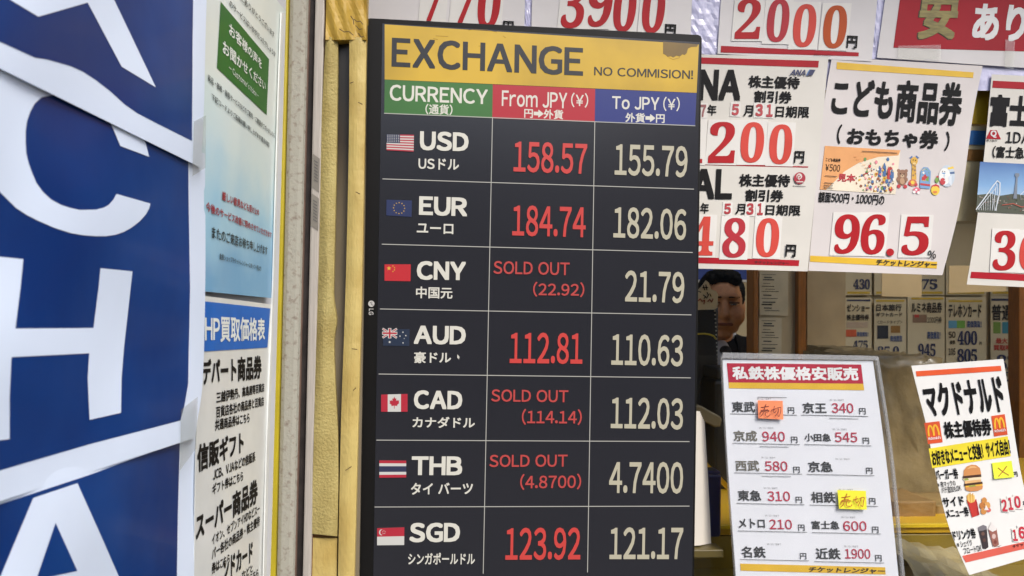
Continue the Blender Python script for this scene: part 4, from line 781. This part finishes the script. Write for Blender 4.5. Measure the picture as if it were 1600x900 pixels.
#=INSIDE
# ================================================================== inside the shop
def inside():
    OR = M('orange_wood', (150, 92, 18), .5, .4, .1, 30, stretch=(8, 8, 1)); BG = M('beige_board', (190, 170, 132), .6, .3, .05, 5)
    def upright(name, x0, x1, y0, y1, Y, d, mat, label, cat, bev=.003):
        return prism(name, [(x0, y0), (x1, y0), (x1, y1), (x0, y1)], front(Y), d, mat, None, 0, bev, label=label, cat=cat)
    upright('wooden_post', 1177, 1185, 300, 760, 2.24, .05, OR, 'orange brown wooden post right beside the man', 'post')
    upright('wooden_post', 1247, 1259.5, 300, 760, 2.24, .05, OR, 'orange brown wooden post right of the pale door with notices', 'post')
    upright('wooden_post', 1592.5, 1606, 300, 900, 2.4, .05, OR, 'orange brown wooden post at the right edge behind the cards', 'post')
    upright('pale_door', 1185.4, 1246.6, 280, 780, 2.26, .03, M('pale_door', (186, 170, 138), .55, .4, .05, 6), 'pale cream door between the two orange posts', 'door')
    upright('cream_panel', 1260.5, 1322, 300, 760, 2.27, .02, M('cream_panel', (180, 162, 128), .5, .4, .08, 10, .3, 12), 'plain cream panel right of the orange post, left of the price boards', 'panel')
    # notices on the door
    S = front(2.256); IP = M('indoor_paper', (196, 186, 160), .6, .3, .05)
    for q, lab in (([(1186.5, 425), (1231.5, 425), (1231, 493.5), (1187, 492)], 'upper printed notice taped to the pale door'), ([(1185.8, 497), (1221.5, 497), (1221, 560), (1186, 558)], 'lower printed notice taped to the pale door')):
        e = empty('door_notice', S(1205, q[2][1]), lab, 'notice', 'notices on the pale door'); quad('paper', q, S, IP, e, .003, .002, 3, 3)
        it = []; rnd = random.Random(len(lab)); y = q[0][1]+4
        while y < q[2][1]-6:
            x0 = 1190+rnd.uniform(0, 6); it += [(s_, INK if rnd.random() < .3 else GREYINK) for s_ in stroke([(x0, y), (x0+rnd.uniform(10, 27), y+.3)], rnd.choice([.8, 1, 1.8]))]; y += rnd.uniform(3.5, 6)
        prints('printed_lines', it, S, e, .004)
    # price boards on the back wall
    SB = front(3.10); PB = M('board_paper', (196, 184, 154), .6, .3, .05, 5); NB = M('board_navy', (40, 48, 84), .5); YB = M('board_yellow', (190, 160, 50), .5); BLK = M('board_ink', (34, 30, 28), .5); BT = M('board_blue', (62, 84, 130), .5); RB = M('board_red', (170, 60, 44), .5)
    P_ = lambda r, g, b: M('print_%d_%d_%d' % (r, g, b), (r, g, b), .5)
    G = 'price boards on the back wall'
    def board(q, label): 
        e = empty('price_board', SB((q[0][0]+q[1][0])/2, q[2][1]), label, 'price board', G); quad('paper', q, SB, PB, e, 0, .004, 3, 3); return e
    def rect(x0, x1, y0, y1): return [(x0, y0), (x1, y0), (x1, y1), (x0, y1)]
    def P(e, nm, items): prints(nm, [(rect(*r), m) for r, m in items], SB, e, .0015)
    def tx(e, nm, s, x0, x1, y0, y1, m=BLK, bo=.03, font='sans'): T(nm, s, (x0, y1), (x1, y1), y1-y0, None, SB, m, e, 0, bo, .003, font)
    e = board(rect(1321, 1362, 465, 580), 'narrow price board with a dark bar, leftmost of the back wall row')
    P(e, 'dark_bar', [((1323, 1360, 468, 470.5), NB)]); tx(e, 'board_text', 'ゼンショー', 1323, 1359, 475, 487); tx(e, 'board_text', '株主優待券', 1323, 1358, 491, 500.5); P(e, 'colour_block', [((1323, 1356, 503, 512), P_(178, 160, 140)), ((1322, 1338, 515, 526), P_(190, 86, 50))]); tx(e, 'board_text', '高価買取！', 1339, 1357, 518.5, 526, BT); tx(e, 'board_figure', '475', 1333, 1356, 532, 545, NB, 0, 'serif')
    e = board(rect(1366, 1416, 467, 580), 'price board with a black block and a gold block, second on the back wall')
    P(e, 'yellow_bar', [((1369, 1413, 468.5, 471.5), YB)]); tx(e, 'board_text', '日本旅行', 1369, 1409, 475, 486); tx(e, 'board_text', 'ギフトカード', 1369, 1410, 488, 495); tx(e, 'board_text', '<カードタイプ>', 1370, 1410, 500.5, 506, BLK, .01); P(e, 'colour_block', [((1370.7, 1388, 508.5, 529), P_(26, 28, 40)), ((1392, 1406.6, 509, 520), P_(140, 100, 40))]); tx(e, 'board_text', '高価買取', 1391, 1410, 524, 534, BT); tx(e, 'board_figure', '85.0', 1371, 1405, 541, 556, NB, 0, 'serif')
    e = board(rect(1418, 1476, 463, 580), 'price board with a large blue 945 figure, third on the back wall')
    P(e, 'yellow_bar', [((1424, 1474, 465, 468), YB)]); tx(e, 'board_text', 'ルミネ商品券', 1424, 1472, 472, 489); P(e, 'colour_block', [((1426, 1448, 491.5, 504), P_(130, 104, 84)), ((1429, 1436, 491.5, 496), P_(176, 50, 44))]); tx(e, 'board_text', '1000円券', 1449, 1471.5, 494.5, 505, BLK, .01); tx(e, 'board_text', '高価買取！', 1449, 1470, 517.6, 530, BT); tx(e, 'board_figure', '945', 1435, 1462, 536.6, 557, NB, .01, 'serif')
    e = board(rect(1478, 1541, 464, 590), 'price board with blue 400 and 805 figures, fourth on the back wall')
    P(e, 'yellow_bar', [((1482, 1535, 469, 472), YB)]); tx(e, 'board_text', 'テレホンカード', 1482, 1533.5, 475, 496.5); P(e, 'colour_block', [((1482, 1495, 501, 512.7), P_(90, 150, 180)), ((1495, 1508, 501, 512.7), P_(110, 160, 70))]); tx(e, 'board_text', '高価買取！', 1511, 1534, 501, 512, BT); tx(e, 'board_text', '50', 1482, 1493, 518, 528, BLK, .02); tx(e, 'board_text', '度数', 1484, 1493, 531.5, 538, BLK, .02); tx(e, 'board_figure', '400', 1496, 1527, 517, 539, NB, .01, 'serif'); tx(e, 'board_text', '105', 1482, 1493, 544, 554.5, BLK, .02); tx(e, 'board_figure', '805', 1496, 1527, 545, 566, NB, .01, 'serif'); tx(e, 'board_text', '円', 1530, 1534, 534, 539)
    e = board(rect(1548, 1640, 462, 584), 'wide price board with red lettering, rightmost of the back wall row')
    P(e, 'navy_bar', [((1549, 1636, 466.5, 470), NB), ((1572, 1636, 581, 582.8), NB)]); tx(e, 'board_text', '普通切手', 1549.5, 1614, 475.4, 501); P(e, 'colour_block', [((1552, 1563.5, 503, 521), P_(110, 140, 60)), ((1566, 1580, 503, 521), P_(60, 130, 150))]); tx(e, 'board_text', 'シート', 1583, 1618, 505, 522, BLK, .01); tx(e, 'board_text', '最大', 1556, 1574.5, 528, 537, RB, .04); tx(e, 'board_text', '買取率', 1552.5, 1580, 538.5, 547.5, RB, .04); tx(e, 'board_text', '郵便', 1581, 1592, 531, 539, BT); tx(e, 'board_figure', '82.0', 1557, 1612, 554, 578, NB, .01, 'serif')
    e = board(rect(1560, 1640, 588, 700), 'price board with a navy bar under the row, partly behind the meal voucher card'); P(e, 'navy_bar', [((1565, 1636, 593, 596), NB)]); tx(e, 'board_text', 'ーパック', 1575, 1616, 604, 618)
    for x0, x1, s, lab in ((1321, 1362, '430', 'upper row price board over the leftmost board'), (1366, 1416, '915', 'upper row price board over the second board'), (1418, 1476, '75', 'upper row price board over the third board'), (1478, 1541, '98', 'upper row price board over the fourth board'), (1548, 1640, '96', 'upper row price board over the rightmost board')):
        e = board(rect(x0, x1, 350, 461), lab); P(e, 'yellow_bar', [((x0+3, x1-3, 455.5, 459), YB)]); m = (x0+x1)/2; tx(e, 'board_figure', s, m-8, m+18, 436, 452, NB, .01, 'serif')
    # beige plates hung in front
    for q, lab in (([(1378.5, 415), (1440.5, 415), (1440, 464.5), (1378, 463)], 'small beige card hanging before the upper price boards'), ([(1483, 415), (1573, 415), (1572, 455), (1482.5, 458)], 'wide beige card hanging before the upper price boards')):
        o = quad('hanging_card', q, front(2.7), M('hanging_card', (214, 190, 146), .6, .3, .05, 8), None, 0, .003, 6, 4); o['label'] = lab; o['category'] = 'card'
    # blue board high behind the man
    e = empty('blue_signboard', front(3.0)(1130, 441), 'blue and white board high on the back wall behind the man', 'board')
    prism('board', [(1060, 380), (1176, 380), (1176, 441), (1060, 441)], front(3.0), .02, M('signboard_white', (200, 196, 190), .5), e, 0, .002)
    prints('blue_band', [(rect(1060, 1176, 420, 437), M('signboard_blue', (30, 56, 130), .5))], front(3.0), e, .001)
    # valance just inside the glass
    e = empty('valance', front(1.375)(1400, 190), 'white and yellow valance board just inside the top of the window', 'valance')
    prism('white_panel', [(560, -90), (1800, -90), (1800, 142), (560, 96)], front(1.375), .008, M('valance_white', (214, 210, 232), .4, .5, .03, 6), e, 0, .001)
    prism('yellow_band', [(1200, 122), (1800, 146), (1800, 202), (1200, 184)], front(1.3735), .0012, M('valance_yellow', (196, 160, 30), .5, .4, .05, 6), e, 0, .001)
    prism('cream_band', [(1480, 196), (1800, 205), (1800, 352), (1480, 345)], front(1.3735), .0012, M('valance_cream', (206, 190, 150), .6, .3, .06, 6), e, 0, .0003)
    prism('blue_band', [(1480, 203), (1600, 206), (1600, 228), (1480, 225)], front(1.3715), .0008, M('valance_blue', (40, 110, 180), .5), e, 0, 0)
    prism('brown_band', [(1480, 232), (1600, 236), (1600, 254), (1480, 250)], front(1.3715), .0008, M('valance_brown', (140, 96, 40), .5), e, 0, 0)
    # counter
    Yc = M('counter_yellow', (226, 178, 40), .3, .5, .08, 5, coat=.3); Ol = M('counter_olive', (148, 124, 44), .35, .5, .12, 5, .1, 8, coat=.3); Ln = M('counter_lip', (226, 190, 40), .3, .5, .04)
    X0, X1 = front(1.5)(1000, 820).x, 3.1; zt = front(1.5)(1120, 822).z
    e = empty('counter', Vector(((X0+X1)/2, 1.8, 0)), 'yellow topped shop counter just inside the window', 'counter')
    box('front_panel', X0, X1, 1.508, 1.54, .01, zt-.022, Ol, e, .002); box('counter_top', X0, X1, 1.505, 2.2, zt-.02, zt, Yc, e, .003); box('front_lip', X0, X1, 1.497, 1.504, zt-.006, zt+.002, Ln, e, .001); box('rear_panel', X0, X1, 2.15, 2.18, .01, zt-.021, Ol, e, .002)
    zs = front(1.44)(1430, 900).z
    box('window_shelf', X0, X1, 1.372, 1.506, zs-.02, zs-.002, Ol, None, .002, label='olive ledge between the window and the counter', cat='ledge')
    # things on and behind the counter
    def at(px, py, Y): return front(Y)(px, py)
    BLKP = M('black_plastic', (20, 19, 19), .4, .5, .05); DG = M('dark_grey_plastic', (44, 43, 42), .5, .4, .05)
    # till screen seen from behind
    e = empty('till_monitor', Vector((at(1095, 700, 1.95).x, 1.97, zt)), 'black till monitor seen from behind next to the exchange screen', 'monitor')
    a, b = at(1030, 480, 1.9), at(1128, 706, 1.9)
    box('rear_shell', a.x, b.x-.012, 1.9, 1.93, b.z+.03, a.z, DG, e, .008, 3); box('screen_frame', a.x-.01, b.x, 1.935, 1.95, b.z+.02, a.z+.006, BLKP, e, .006)
    box('stand_neck', (a.x+b.x)/2-.03, (a.x+b.x)/2+.03, 1.952, 1.98, zt+.015, a.z-.1, BLKP, e, .004); box('stand_foot', a.x+.02, b.x-.02, 1.88, 2.06, zt+.001, zt+.014, BLKP, e, .004)
    # cord of beads and yellow cable at the monitor
    bm = bmesh.new()
    for k in range(16):
        p = at(1117+k*.35, 486+k*6.2, 1.888); bmesh.ops.create_icosphere(bm, subdivisions=1, radius=.0022, matrix=Matrix.Translation(p))
    mesh_bm('bead_chain', bm, M('bead_white', (210, 205, 190), .3), smooth=True, label='string of small white beads hanging down the till monitor', cat='chain')
    def tube(name, pts, r, mat, parent=None, n=8, **k):
        bm = bmesh.new(); rings = []
        for i, p in enumerate(pts):
            d = (pts[min(i+1, len(pts)-1)]-pts[max(i-1, 0)]).normalized(); u = d.orthogonal().normalized(); 
            if abs(d.y) < .9: u = (Vector((0, 1, 0))-d*d.y).normalized()
            v = d.cross(u); rr = r[i] if isinstance(r, list) else r
            rings.append([bm.verts.new(p+(u*math.cos(2*math.pi*q/n)+v*math.sin(2*math.pi*q/n))*rr) for q in range(n)])
        for A, B in zip(rings, rings[1:]):
            for q in range(n): bm.faces.new((A[q], A[(q+1) % n], B[(q+1) % n], B[q]))
        bm.faces.new(rings[0][::-1]); bm.faces.new(rings[-1]); bmesh.ops.recalc_face_normals(bm, faces=bm.faces)
        return mesh_bm(name, bm, mat, parent, True, **k)
    tube('yellow_cable', [at(x, y, 1.886) for x, y in ((1060, 528), (1080, 523.5), (1090, 521.8), (1100, 521.5), (1108, 522.5), (1115, 525), (1119, 530))], .0022, M('cable_yellow', (200, 180, 40), .4), label='thin yellow cable across the back of the till monitor', cat='cable')
    # hand-lettered label on the monitor top
    S = front(1.885); e = empty('paper_label', S(1105, 483), 'torn cream paper label with brush lettering on top of the till monitor', 'label')
    prism('label_paper', [(1060, 452), (1090, 454), (1098, 445), (1103, 438), (1108, 442), (1111, 452), (1119, 455), (1122, 460), (1121, 481), (1117, 483.5), (1060, 485)], S, .002, M('label_cream', (226, 208, 172), .6, .3, .04), e)
    br = M('brush_brown', (150, 70, 40), .6)
    prints('brush_letters', [(q, INK) for pts in ([(1099, 446), (1101, 453)], [(1103, 445), (1104.5, 453)], [(1098, 449.5), (1106, 449)], [(1099, 461), (1103, 464), (1100, 466)], [(1105, 457), (1107, 461), (1104, 466)], [(1109, 459), (1111, 463)], [(1091, 455), (1095, 456.5)]) for q in stroke(pts, 1.5)]+[(q, br) for pts in ([(1091, 470), (1094, 467), (1097, 471), (1101, 469), (1100, 475)], [(1106, 471), (1109, 468), (1112, 472), (1114, 467)]) for q in stroke(pts, 1.8)], S, e, .0008)
    # black card reader box right of the monitor
    e = empty('receipt_printer', Vector((at(1140, 712, 1.8).x, 1.86, zt)), 'black receipt printer on the counter behind the fare card', 'printer')
    a, b = at(1118, 575, 1.8), at(1178, 712, 1.8)
    box('printer_body', a.x, b.x, 1.8, 1.93, zt+.001, a.z-.03, BLKP, e, .008, 3); box('printer_lid', a.x+.006, b.x-.006, 1.806, 1.92, a.z-.029, a.z, DG, e, .006, 3)
    # beige handset
    prism('telephone_handset', [(1070, 628), (1096, 634), (1126, 651), (1129, 657), (1126, 667), (1118, 668), (1092, 652), (1070, 646)], front(1.70), .035, M('handset_beige', (104, 92, 64), .5), None, 0, .004, label='beige telephone handset resting at the foot of the black monitor', cat='telephone')
    # fan of white leaflets and blue cup standing at the window
    e = empty('leaflet_stack', at(1100, 855, 1.34), 'stack of white leaflets standing upright right beside the exchange screen', 'leaflets')
    for k in range(6):
        d = k*2.8; sheet('leaflet', [(1075, 640+k), (1079, 853)], [(1092+d*.5+2, 643+k*3), (1097+d*.65+k*.2, 760), (1096+d*1.08, 852-k*.6)], front(1.332+k*.0042), M('leaflet_white', (232, 224, 210), .5, .4, .05, 9), e, .0012, 0, 4, 8)
    a, b = at(1068, 851, 1.345), at(1122, 864, 1.345)
    box('leaflet_tray', a.x, b.x, 1.318, 1.358, b.z, a.z-.001, M('tray_olive', (92, 80, 42), .4, .5, .06), bev=.002, label='narrow olive ledge under the white leaflets', cat='ledge')
    e = empty('navy_box', at(1116, 838, 1.47), 'navy blue pen box with rounded edges behind the white leaflets', 'box')
    a, b = at(1090, 737, 1.44), at(1127, 840, 1.44); NVY = M('navy_plastic', (36, 40, 92), .35, .5, .05)
    box('shell', a.x, b.x, 1.44, 1.485, b.z, a.z-.006, NVY, e, .006, 3); box('rim', a.x+.002, b.x-.002, 1.442, 1.483, a.z-.006, a.z, NVY, e, .002); box('opening', a.x+.007, b.x-.007, 1.448, 1.477, a.z+.0002, a.z+.0008, BLKP, e, 0)
    # ramp like yellow tray
    p0, p1, p2, p3 = at(1095, 712, 1.75), at(1145, 764, 1.6), at(1145, 772, 1.6), at(1095, 719, 1.75)
    mk('yellow_rail', [p0, p1, p2, p3]+[p+Vector((0, .03, 0)) for p in (p0, p1, p2, p3)], [(0, 3, 2, 1), (4, 5, 6, 7), (0, 1, 5, 4), (1, 2, 6, 5), (2, 3, 7, 6), (3, 0, 4, 7)], Ln, label='slanting bright yellow rail behind the navy box', cat='rail')
    # wrapped parcels behind the cards
    KR = M('kraft_wrap', (158, 138, 98), .4, .5, .16, 16, 1., 22, coat=.35)
    def parcel(name, x0, x1, y0, y1, Y, d, label, mat, amp=.006):
        a, b = at(x0, y0, Y), at(x1, y1, Y); bm = bmesh.new(); bmesh.ops.create_cube(bm, size=1); bmesh.ops.subdivide_edges(bm, edges=bm.edges[:], cuts=13, use_grid_fill=True)
        rnd = random.Random(name+label)
        for v in bm.verts: v.co = Vector(((a.x+b.x)/2+v.co.x*(b.x-a.x), Y+d/2+v.co.y*d, (a.z+b.z)/2+v.co.z*(a.z-b.z)))+Vector((rnd.uniform(-1, 1), rnd.uniform(-1, 1), rnd.uniform(-1, 1)))*amp
        return mesh_bm(name, bm, mat, smooth=True, label=label, cat='parcel')
    parcel('wrapped_parcel', 1335, 1472, 556, 822, 1.72, .25, 'large kraft paper parcel between the fare card and the meal voucher card', KR, .0055)
    parcel('wrapped_parcel', 1300, 1362, 544, 822, 1.98, .14, 'beige parcel half hidden behind the acrylic fare card', M('kraft_pale', (150, 132, 94), .5, .4, .1, 10, .5, 10), .003)
    parcel('flat_parcel', 1396, 1462, 784, 821, 1.56, .12, 'flat brown carton lying before the large kraft parcel', M('kraft_brown', (150, 118, 72), .6, .3, .1, 12), .001)
    parcel('flat_parcel', 1462, 1560, 790, 821, 1.58, .12, 'flat tan carton under the meal voucher card', M('kraft_tan', (160, 132, 84), .6, .3, .1, 12), .001)
    # crumpled clear wrapping in front of the counter
    WR = M('crumpled_wrap', (176, 160, 118), .35, .6, .14, 20, .9, 25, coat=.3)
    nx, ny = 11, 5; vs = []; rnd = random.Random(5)
    a, b = at(1395, 830, 1.47), at(1560, 888, 1.40)
    for j in range(ny+1):
        for i in range(nx+1):
            u, v = i/nx, j/ny; x = lerp(a.x, b.x, u)+rnd.uniform(-.004, .004); y = lerp(1.486, 1.392, v); z = zs+.004+.05*(1-v)*(1-.5*u)+rnd.uniform(0, .010)
            vs.append((x, y, z))
    W_ = nx+1; fs = [(j*W_+i, j*W_+i+1, (j+1)*W_+i+1, (j+1)*W_+i) for j in range(ny) for i in range(nx)]
    mk('crumpled_wrapping', vs, fs, WR, label='crumpled pale wrapping sheet on the ledge under the yellow counter lip', cat='wrapping')
inside()

#=PERSON
def person():
    c = front(2.45)(1141, 481)             # middle of the face
    base = Vector((c.x, c.y+.06, .005))
    SK = M('skin', (214, 156, 114), .5, .4, .08, 60, sub=.05); HR = M('black_hair', (8, 7, 7), .7, .2, .1, 90); SU = M('black_suit', (18, 18, 21), .8, .2, .08, 80); SH = M('white_shirt', (206, 208, 216), .6, .3, .03); TI = M('dark_tie', (28, 26, 30), .5, .4, .1, 120); LP = M('lip', (140, 82, 58), .6)
    EW = M('eye_white', (190, 180, 166), .3); EB = M('eye_dark', (22, 15, 12), .2)
    root = empty('person', base, 'man in a dark suit and white collar standing behind the black monitor, looking out', 'person')
    turn = Matrix.Rotation(R_(-12), 4, 'Z')
    hc = Vector((c.x, c.y+.085, c.z+.008))    # head centre
    def Hp(x, y, z): return hc+turn @ Vector((x, y, z))    # head space: -y is forward
    def unit(nu, nv):
        vs = [(0, 0, 1)]+[(math.sin(math.pi*j/nv)*math.cos(2*math.pi*i/nu), math.sin(math.pi*j/nv)*math.sin(2*math.pi*i/nu), math.cos(math.pi*j/nv)) for j in range(1, nv) for i in range(nu)]+[(0, 0, -1)]
        fs = [(0, 1+i, 1+(i+1) % nu) for i in range(nu)]
        for j in range(nv-2): fs += [(1+j*nu+i, 1+(j+1)*nu+i, 1+(j+1)*nu+(i+1) % nu, 1+j*nu+(i+1) % nu) for i in range(nu)]
        fs += [(len(vs)-1, 1+(nv-2)*nu+(i+1) % nu, 1+(nv-2)*nu+i) for i in range(nu)]
        return np.array(vs), fs
    UV, UF = unit(18, 12)
    def merged(builders, voxel, smooth):
        V, FA = [], []
        for f in builders:
            for m in f:
                A = np.array(m); FA += [tuple(i+len(V)*len(UV) for i in q) for q in UF]; V.append(UV @ A[:3, :3].T+A[:3, 3])
        me = bpy.data.meshes.new('t'); me.from_pydata(np.concatenate(V).tolist(), [], FA); me.update(); ob = bpy.data.objects.new('t', me); COL.objects.link(ob)
        r = ob.modifiers.new('r', 'REMESH'); r.mode = 'VOXEL'; r.voxel_size = voxel; s = ob.modifiers.new('s', 'SMOOTH'); s.factor = .5; s.iterations = smooth
        dg = bpy.context.evaluated_depsgraph_get(); ev = ob.evaluated_get(dg); m2 = ev.to_mesh()
        vs = [v.co.copy() for v in m2.vertices]; fs = [tuple(p.vertices) for p in m2.polygons]; ev.to_mesh_clear(); bpy.data.objects.remove(ob); bpy.data.meshes.remove(me)
        return vs, fs
    def ell(p, rx, ry, rz, rot=None):
        return [Matrix.Translation(p) @ (rot or turn) @ Matrix.Diagonal((rx, ry, rz, 1))]
    def cap(a, b, ra, rb, flat=1., rot=None, n=10):
        out = []
        for k in range(n+1):
            t = k/n; r = lerp(ra, rb, t); out.append(Matrix.Translation(a.lerp(b, t)) @ (rot or Matrix()) @ Matrix.Diagonal((r, r*flat, r, 1)))
        return out
    I = Matrix(); sx = hc.x+.008; sy = hc.y+.085; neck = Vector((sx, sy, hc.z-.112)); hip = Vector((sx, sy+.01, .92))
    def arm(s):
        sh = Vector((sx+s*.185, sy+.01, hc.z-.19)); el = Vector((sx+s*.225, sy+.03, hc.z-.47)); wr = Vector((sx+s*.215, sy-.04, hc.z-.71)); return sh, el, wr
    def leg(s): return Vector((sx+s*.09, sy, .93)), Vector((sx+s*.10, sy-.01, .50)), Vector((sx+s*.10, sy+.02, .09))
    # one continuous skin: head, neck, trunk, arms, hands, legs
    B = [ell(Hp(0, .012, .02), .073, .092, .098), ell(Hp(0, -.035, -.045), .058, .056, .062), ell(Hp(0, -.052, -.095), .030, .028, .022), ell(Hp(-.040, -.046, -.034), .033, .034, .036), ell(Hp(.040, -.046, -.034), .033, .034, .036), ell(Hp(-.030, -.03, -.064), .028, .036, .032), ell(Hp(.030, -.03, -.064), .028, .036, .032),
         cap(Hp(0, -.082, .008), Hp(0, -.104, -.032), .010, .0145), ell(Hp(-.013, -.094, -.034), .009, .010, .008), ell(Hp(.013, -.094, -.034), .009, .010, .008), ell(Hp(0, -.070, .030), .056, .020, .014), ell(Hp(0, -.086, -.058), .026, .012, .009), ell(Hp(0, -.084, -.070), .022, .012, .008),
         ell(Hp(.074, .012, -.008), .010, .020, .032), ell(Hp(-.074, .012, -.008), .010, .020, .032), cap(Hp(0, .03, -.05), neck-Vector((0, 0, .03)), .054, .060),
         cap(neck-Vector((.13, 0, .055)), neck-Vector((-.13, 0, .055)), .055, .055), cap(Vector((sx, sy, hc.z-.26)), Vector((sx, sy, 1.05)), .145, .13, .75), cap(hip-Vector((.07, 0, 0)), hip+Vector((.07, 0, 0)), .11, .11)]
    for s in (-1, 1):
        sh, el, wr = arm(s); hp, kn, an = leg(s)
        B += [cap(sh, el, .05, .04), cap(el, wr, .04, .028), cap(hp, kn, .085, .058), cap(kn, an, .056, .04), ell(Vector((sx+s*.10, sy-.06, .05)), .045, .12, .04, I)]
        hd = wr+Vector((0, -.012, -.06)); B.append(ell(hd, .016, .038, .048, I))
        for k in range(4):
            a = hd+Vector((0, (k-1.5)*.019, -.035)); ln = (.062, .072, .066, .052)[k]; B += [cap(a, a+Vector((-s*.004, 0, -ln*.55)), .0095, .0088), cap(a+Vector((-s*.004, 0, -ln*.55)), a+Vector((-s*.016, 0, -ln)), .0088, .0075)]
        B += [cap(hd+Vector((0, -.034, .01)), hd+Vector((-s*.006, -.062, -.03)), .011, .0085)]
    vs, fs = merged(B, .0055, 3); mk('body', vs, fs, SK, root, smooth=True)
    # hair cap
    vs, fs = merged([ell(Hp(0, .028, .044), .0775, .090, .081), ell(Hp(0, -.038, .098), .058, .036, .025), ell(Hp(.034, -.044, .086), .026, .028, .020), ell(Hp(-.034, -.044, .088), .026, .028, .020), ell(Hp(.064, .004, .040), .015, .032, .046), ell(Hp(-.064, .004, .040), .015, .032, .046), ell(Hp(0, .075, -.01), .06, .035, .06)], .006, 2); rj = random.Random(2); mk('hair', [v+Vector((rj.uniform(-1, 1), rj.uniform(-1, 1), rj.uniform(-1, 1)))*.0036 for v in vs], fs, HR, root, smooth=True)
    # eyes, brows, mouth
    for s in (-1, 1):
        vs, fs = merged([ell(Hp(s*.031, -.0775, .004), .0130, .007, .0046)], .002, 1); e_ = mk('eye', vs, fs, EW, root, smooth=True)
        vs, fs = merged([ell(Hp(s*.031-.001, -.0835, .0035), .0052, .003, .0044)], .0015, 1); mk('iris', vs, fs, EB, e_, smooth=True)
        vs, fs = merged([cap(Hp(s*.031-.015, -.0845, .0095), Hp(s*.031+.015, -.0825, .0090), .0034, .003)], .002, 1); mk('eyelid', vs, fs, M('eyelid_shadow', (110, 72, 50), .5), e_, smooth=True)
        vs, fs = merged([cap(Hp(s*.014, -.0895, .0265), Hp(s*.048, -.076, .028), .0032, .0024)], .002, 1); mk('eyebrow', vs, fs, HR, root, smooth=True)
    vs, fs = merged([cap(Hp(-.021, -.0945, -.0625), Hp(.021, -.0945, -.0625), .0055, .0055), ell(Hp(0, -.098, -.0625), .014, .004, .005)], .0025, 1); mk('mouth', vs, fs, LP, root, smooth=True)
    # suit jacket, trousers, shirt collar, tie
    J = [cap(neck+Vector((-.062, .02, -.012)), neck+Vector((-.15, .0, -.07)), .036, .05), cap(neck+Vector((.062, .02, -.012)), neck+Vector((.15, .0, -.07)), .036, .05), cap(neck-Vector((.135, -.01, .060)), neck-Vector((-.135, -.01, .060)), .066, .066), cap(Vector((sx, sy+.005, hc.z-.26)), Vector((sx, sy+.005, 1.0)), .170, .155, .78), cap(Vector((sx, sy+.01, 1.0)), Vector((sx, sy+.01, .84)), .155, .165, .8)]
    for s in (-1, 1):
        sh, el, wr = arm(s); J += [cap(sh, el, .078, .060), cap(el, el.lerp(wr, .92), .056, .045)]
    vs, fs = merged(J, .009, 3); jk = mk('suit_jacket', vs, fs, SU, root, smooth=True)
    for s in (-1, 1):
        a = neck+Vector((s*.058, -.052, .012)); m_ = neck+Vector((s*.072, -.132, -.10)); b = neck+Vector((s*.012, -.162, -.28))
        o = [a, a+Vector((s*.03, .02, -.01)), m_+Vector((s*.03, .012, 0)), m_+Vector((s*.012, -.006, -.02)), b, m_+Vector((-s*.022, -.012, 0))]; d = Vector((0, .008, 0))
        mk('lapel', o+[p+d for p in o], [(0, 1, 2, 3, 4, 5), (11, 10, 9, 8, 7, 6)]+[(i, (i+1) % 6, 6+(i+1) % 6, 6+i) for i in range(6)], SU, jk)
    T_ = []
    for s in (-1, 1):
        hp, kn, an = leg(s); T_ += [cap(hp, kn, .1, .078), cap(kn, an, .076, .062)]
    vs, fs = merged(T_, .012, 2); mk('trousers', vs, fs, SU, root, smooth=True)
    # collar: a ring with two points
    n = 24; ring = []
    for k in range(n+1):
        a = R_(-90+360*k/n); f = max(0, math.cos(R_(360*k/n))); rx, ry = .075, .070
        p = neck+Vector((rx*math.cos(a), .012+ry*math.sin(a)-.006*f, .062-.066*f)); q = neck+Vector((rx*1.14*math.cos(a), .012+ry*1.16*math.sin(a)-.012*f, -.012-.055*f)); ring.append((p, q))
    vs = [v for r in ring for v in r]+[v*1 for r in ring for v in (r[0]+Vector((0, 0, -.002)), r[1]+(neck-r[1]).normalized()*.004)]; m = 2*(n+1)
    fs = []
    for k in range(n): fs += [(2*k, 2*k+1, 2*k+3, 2*k+2), (m+2*k+2, m+2*k+3, m+2*k+1, m+2*k), (2*k+1, m+2*k+1, m+2*k+3, 2*k+3), (2*k, 2*k+2, m+2*k+2, m+2*k)]
    mk('shirt_collar', vs, fs, SH, root, smooth=True)
    vs, fs = merged([ell(neck+Vector((0, -.062, -.12)), .044, .075, .12, I)], .008, 2); mk('shirt_front', vs, fs, SH, root, smooth=True)
    vs, fs = merged([ell(neck+Vector((0, -.112, -.040)), .021, .016, .018, I), cap(neck+Vector((0, -.122, -.055)), neck+Vector((0, -.146, -.14)), .018, .024, .5), cap(neck+Vector((0, -.146, -.14)), neck+Vector((0, -.152, -.26)), .024, .03, .5)], .005, 1); mk('necktie', vs, fs, TI, root, smooth=True)
person()

build_texts()
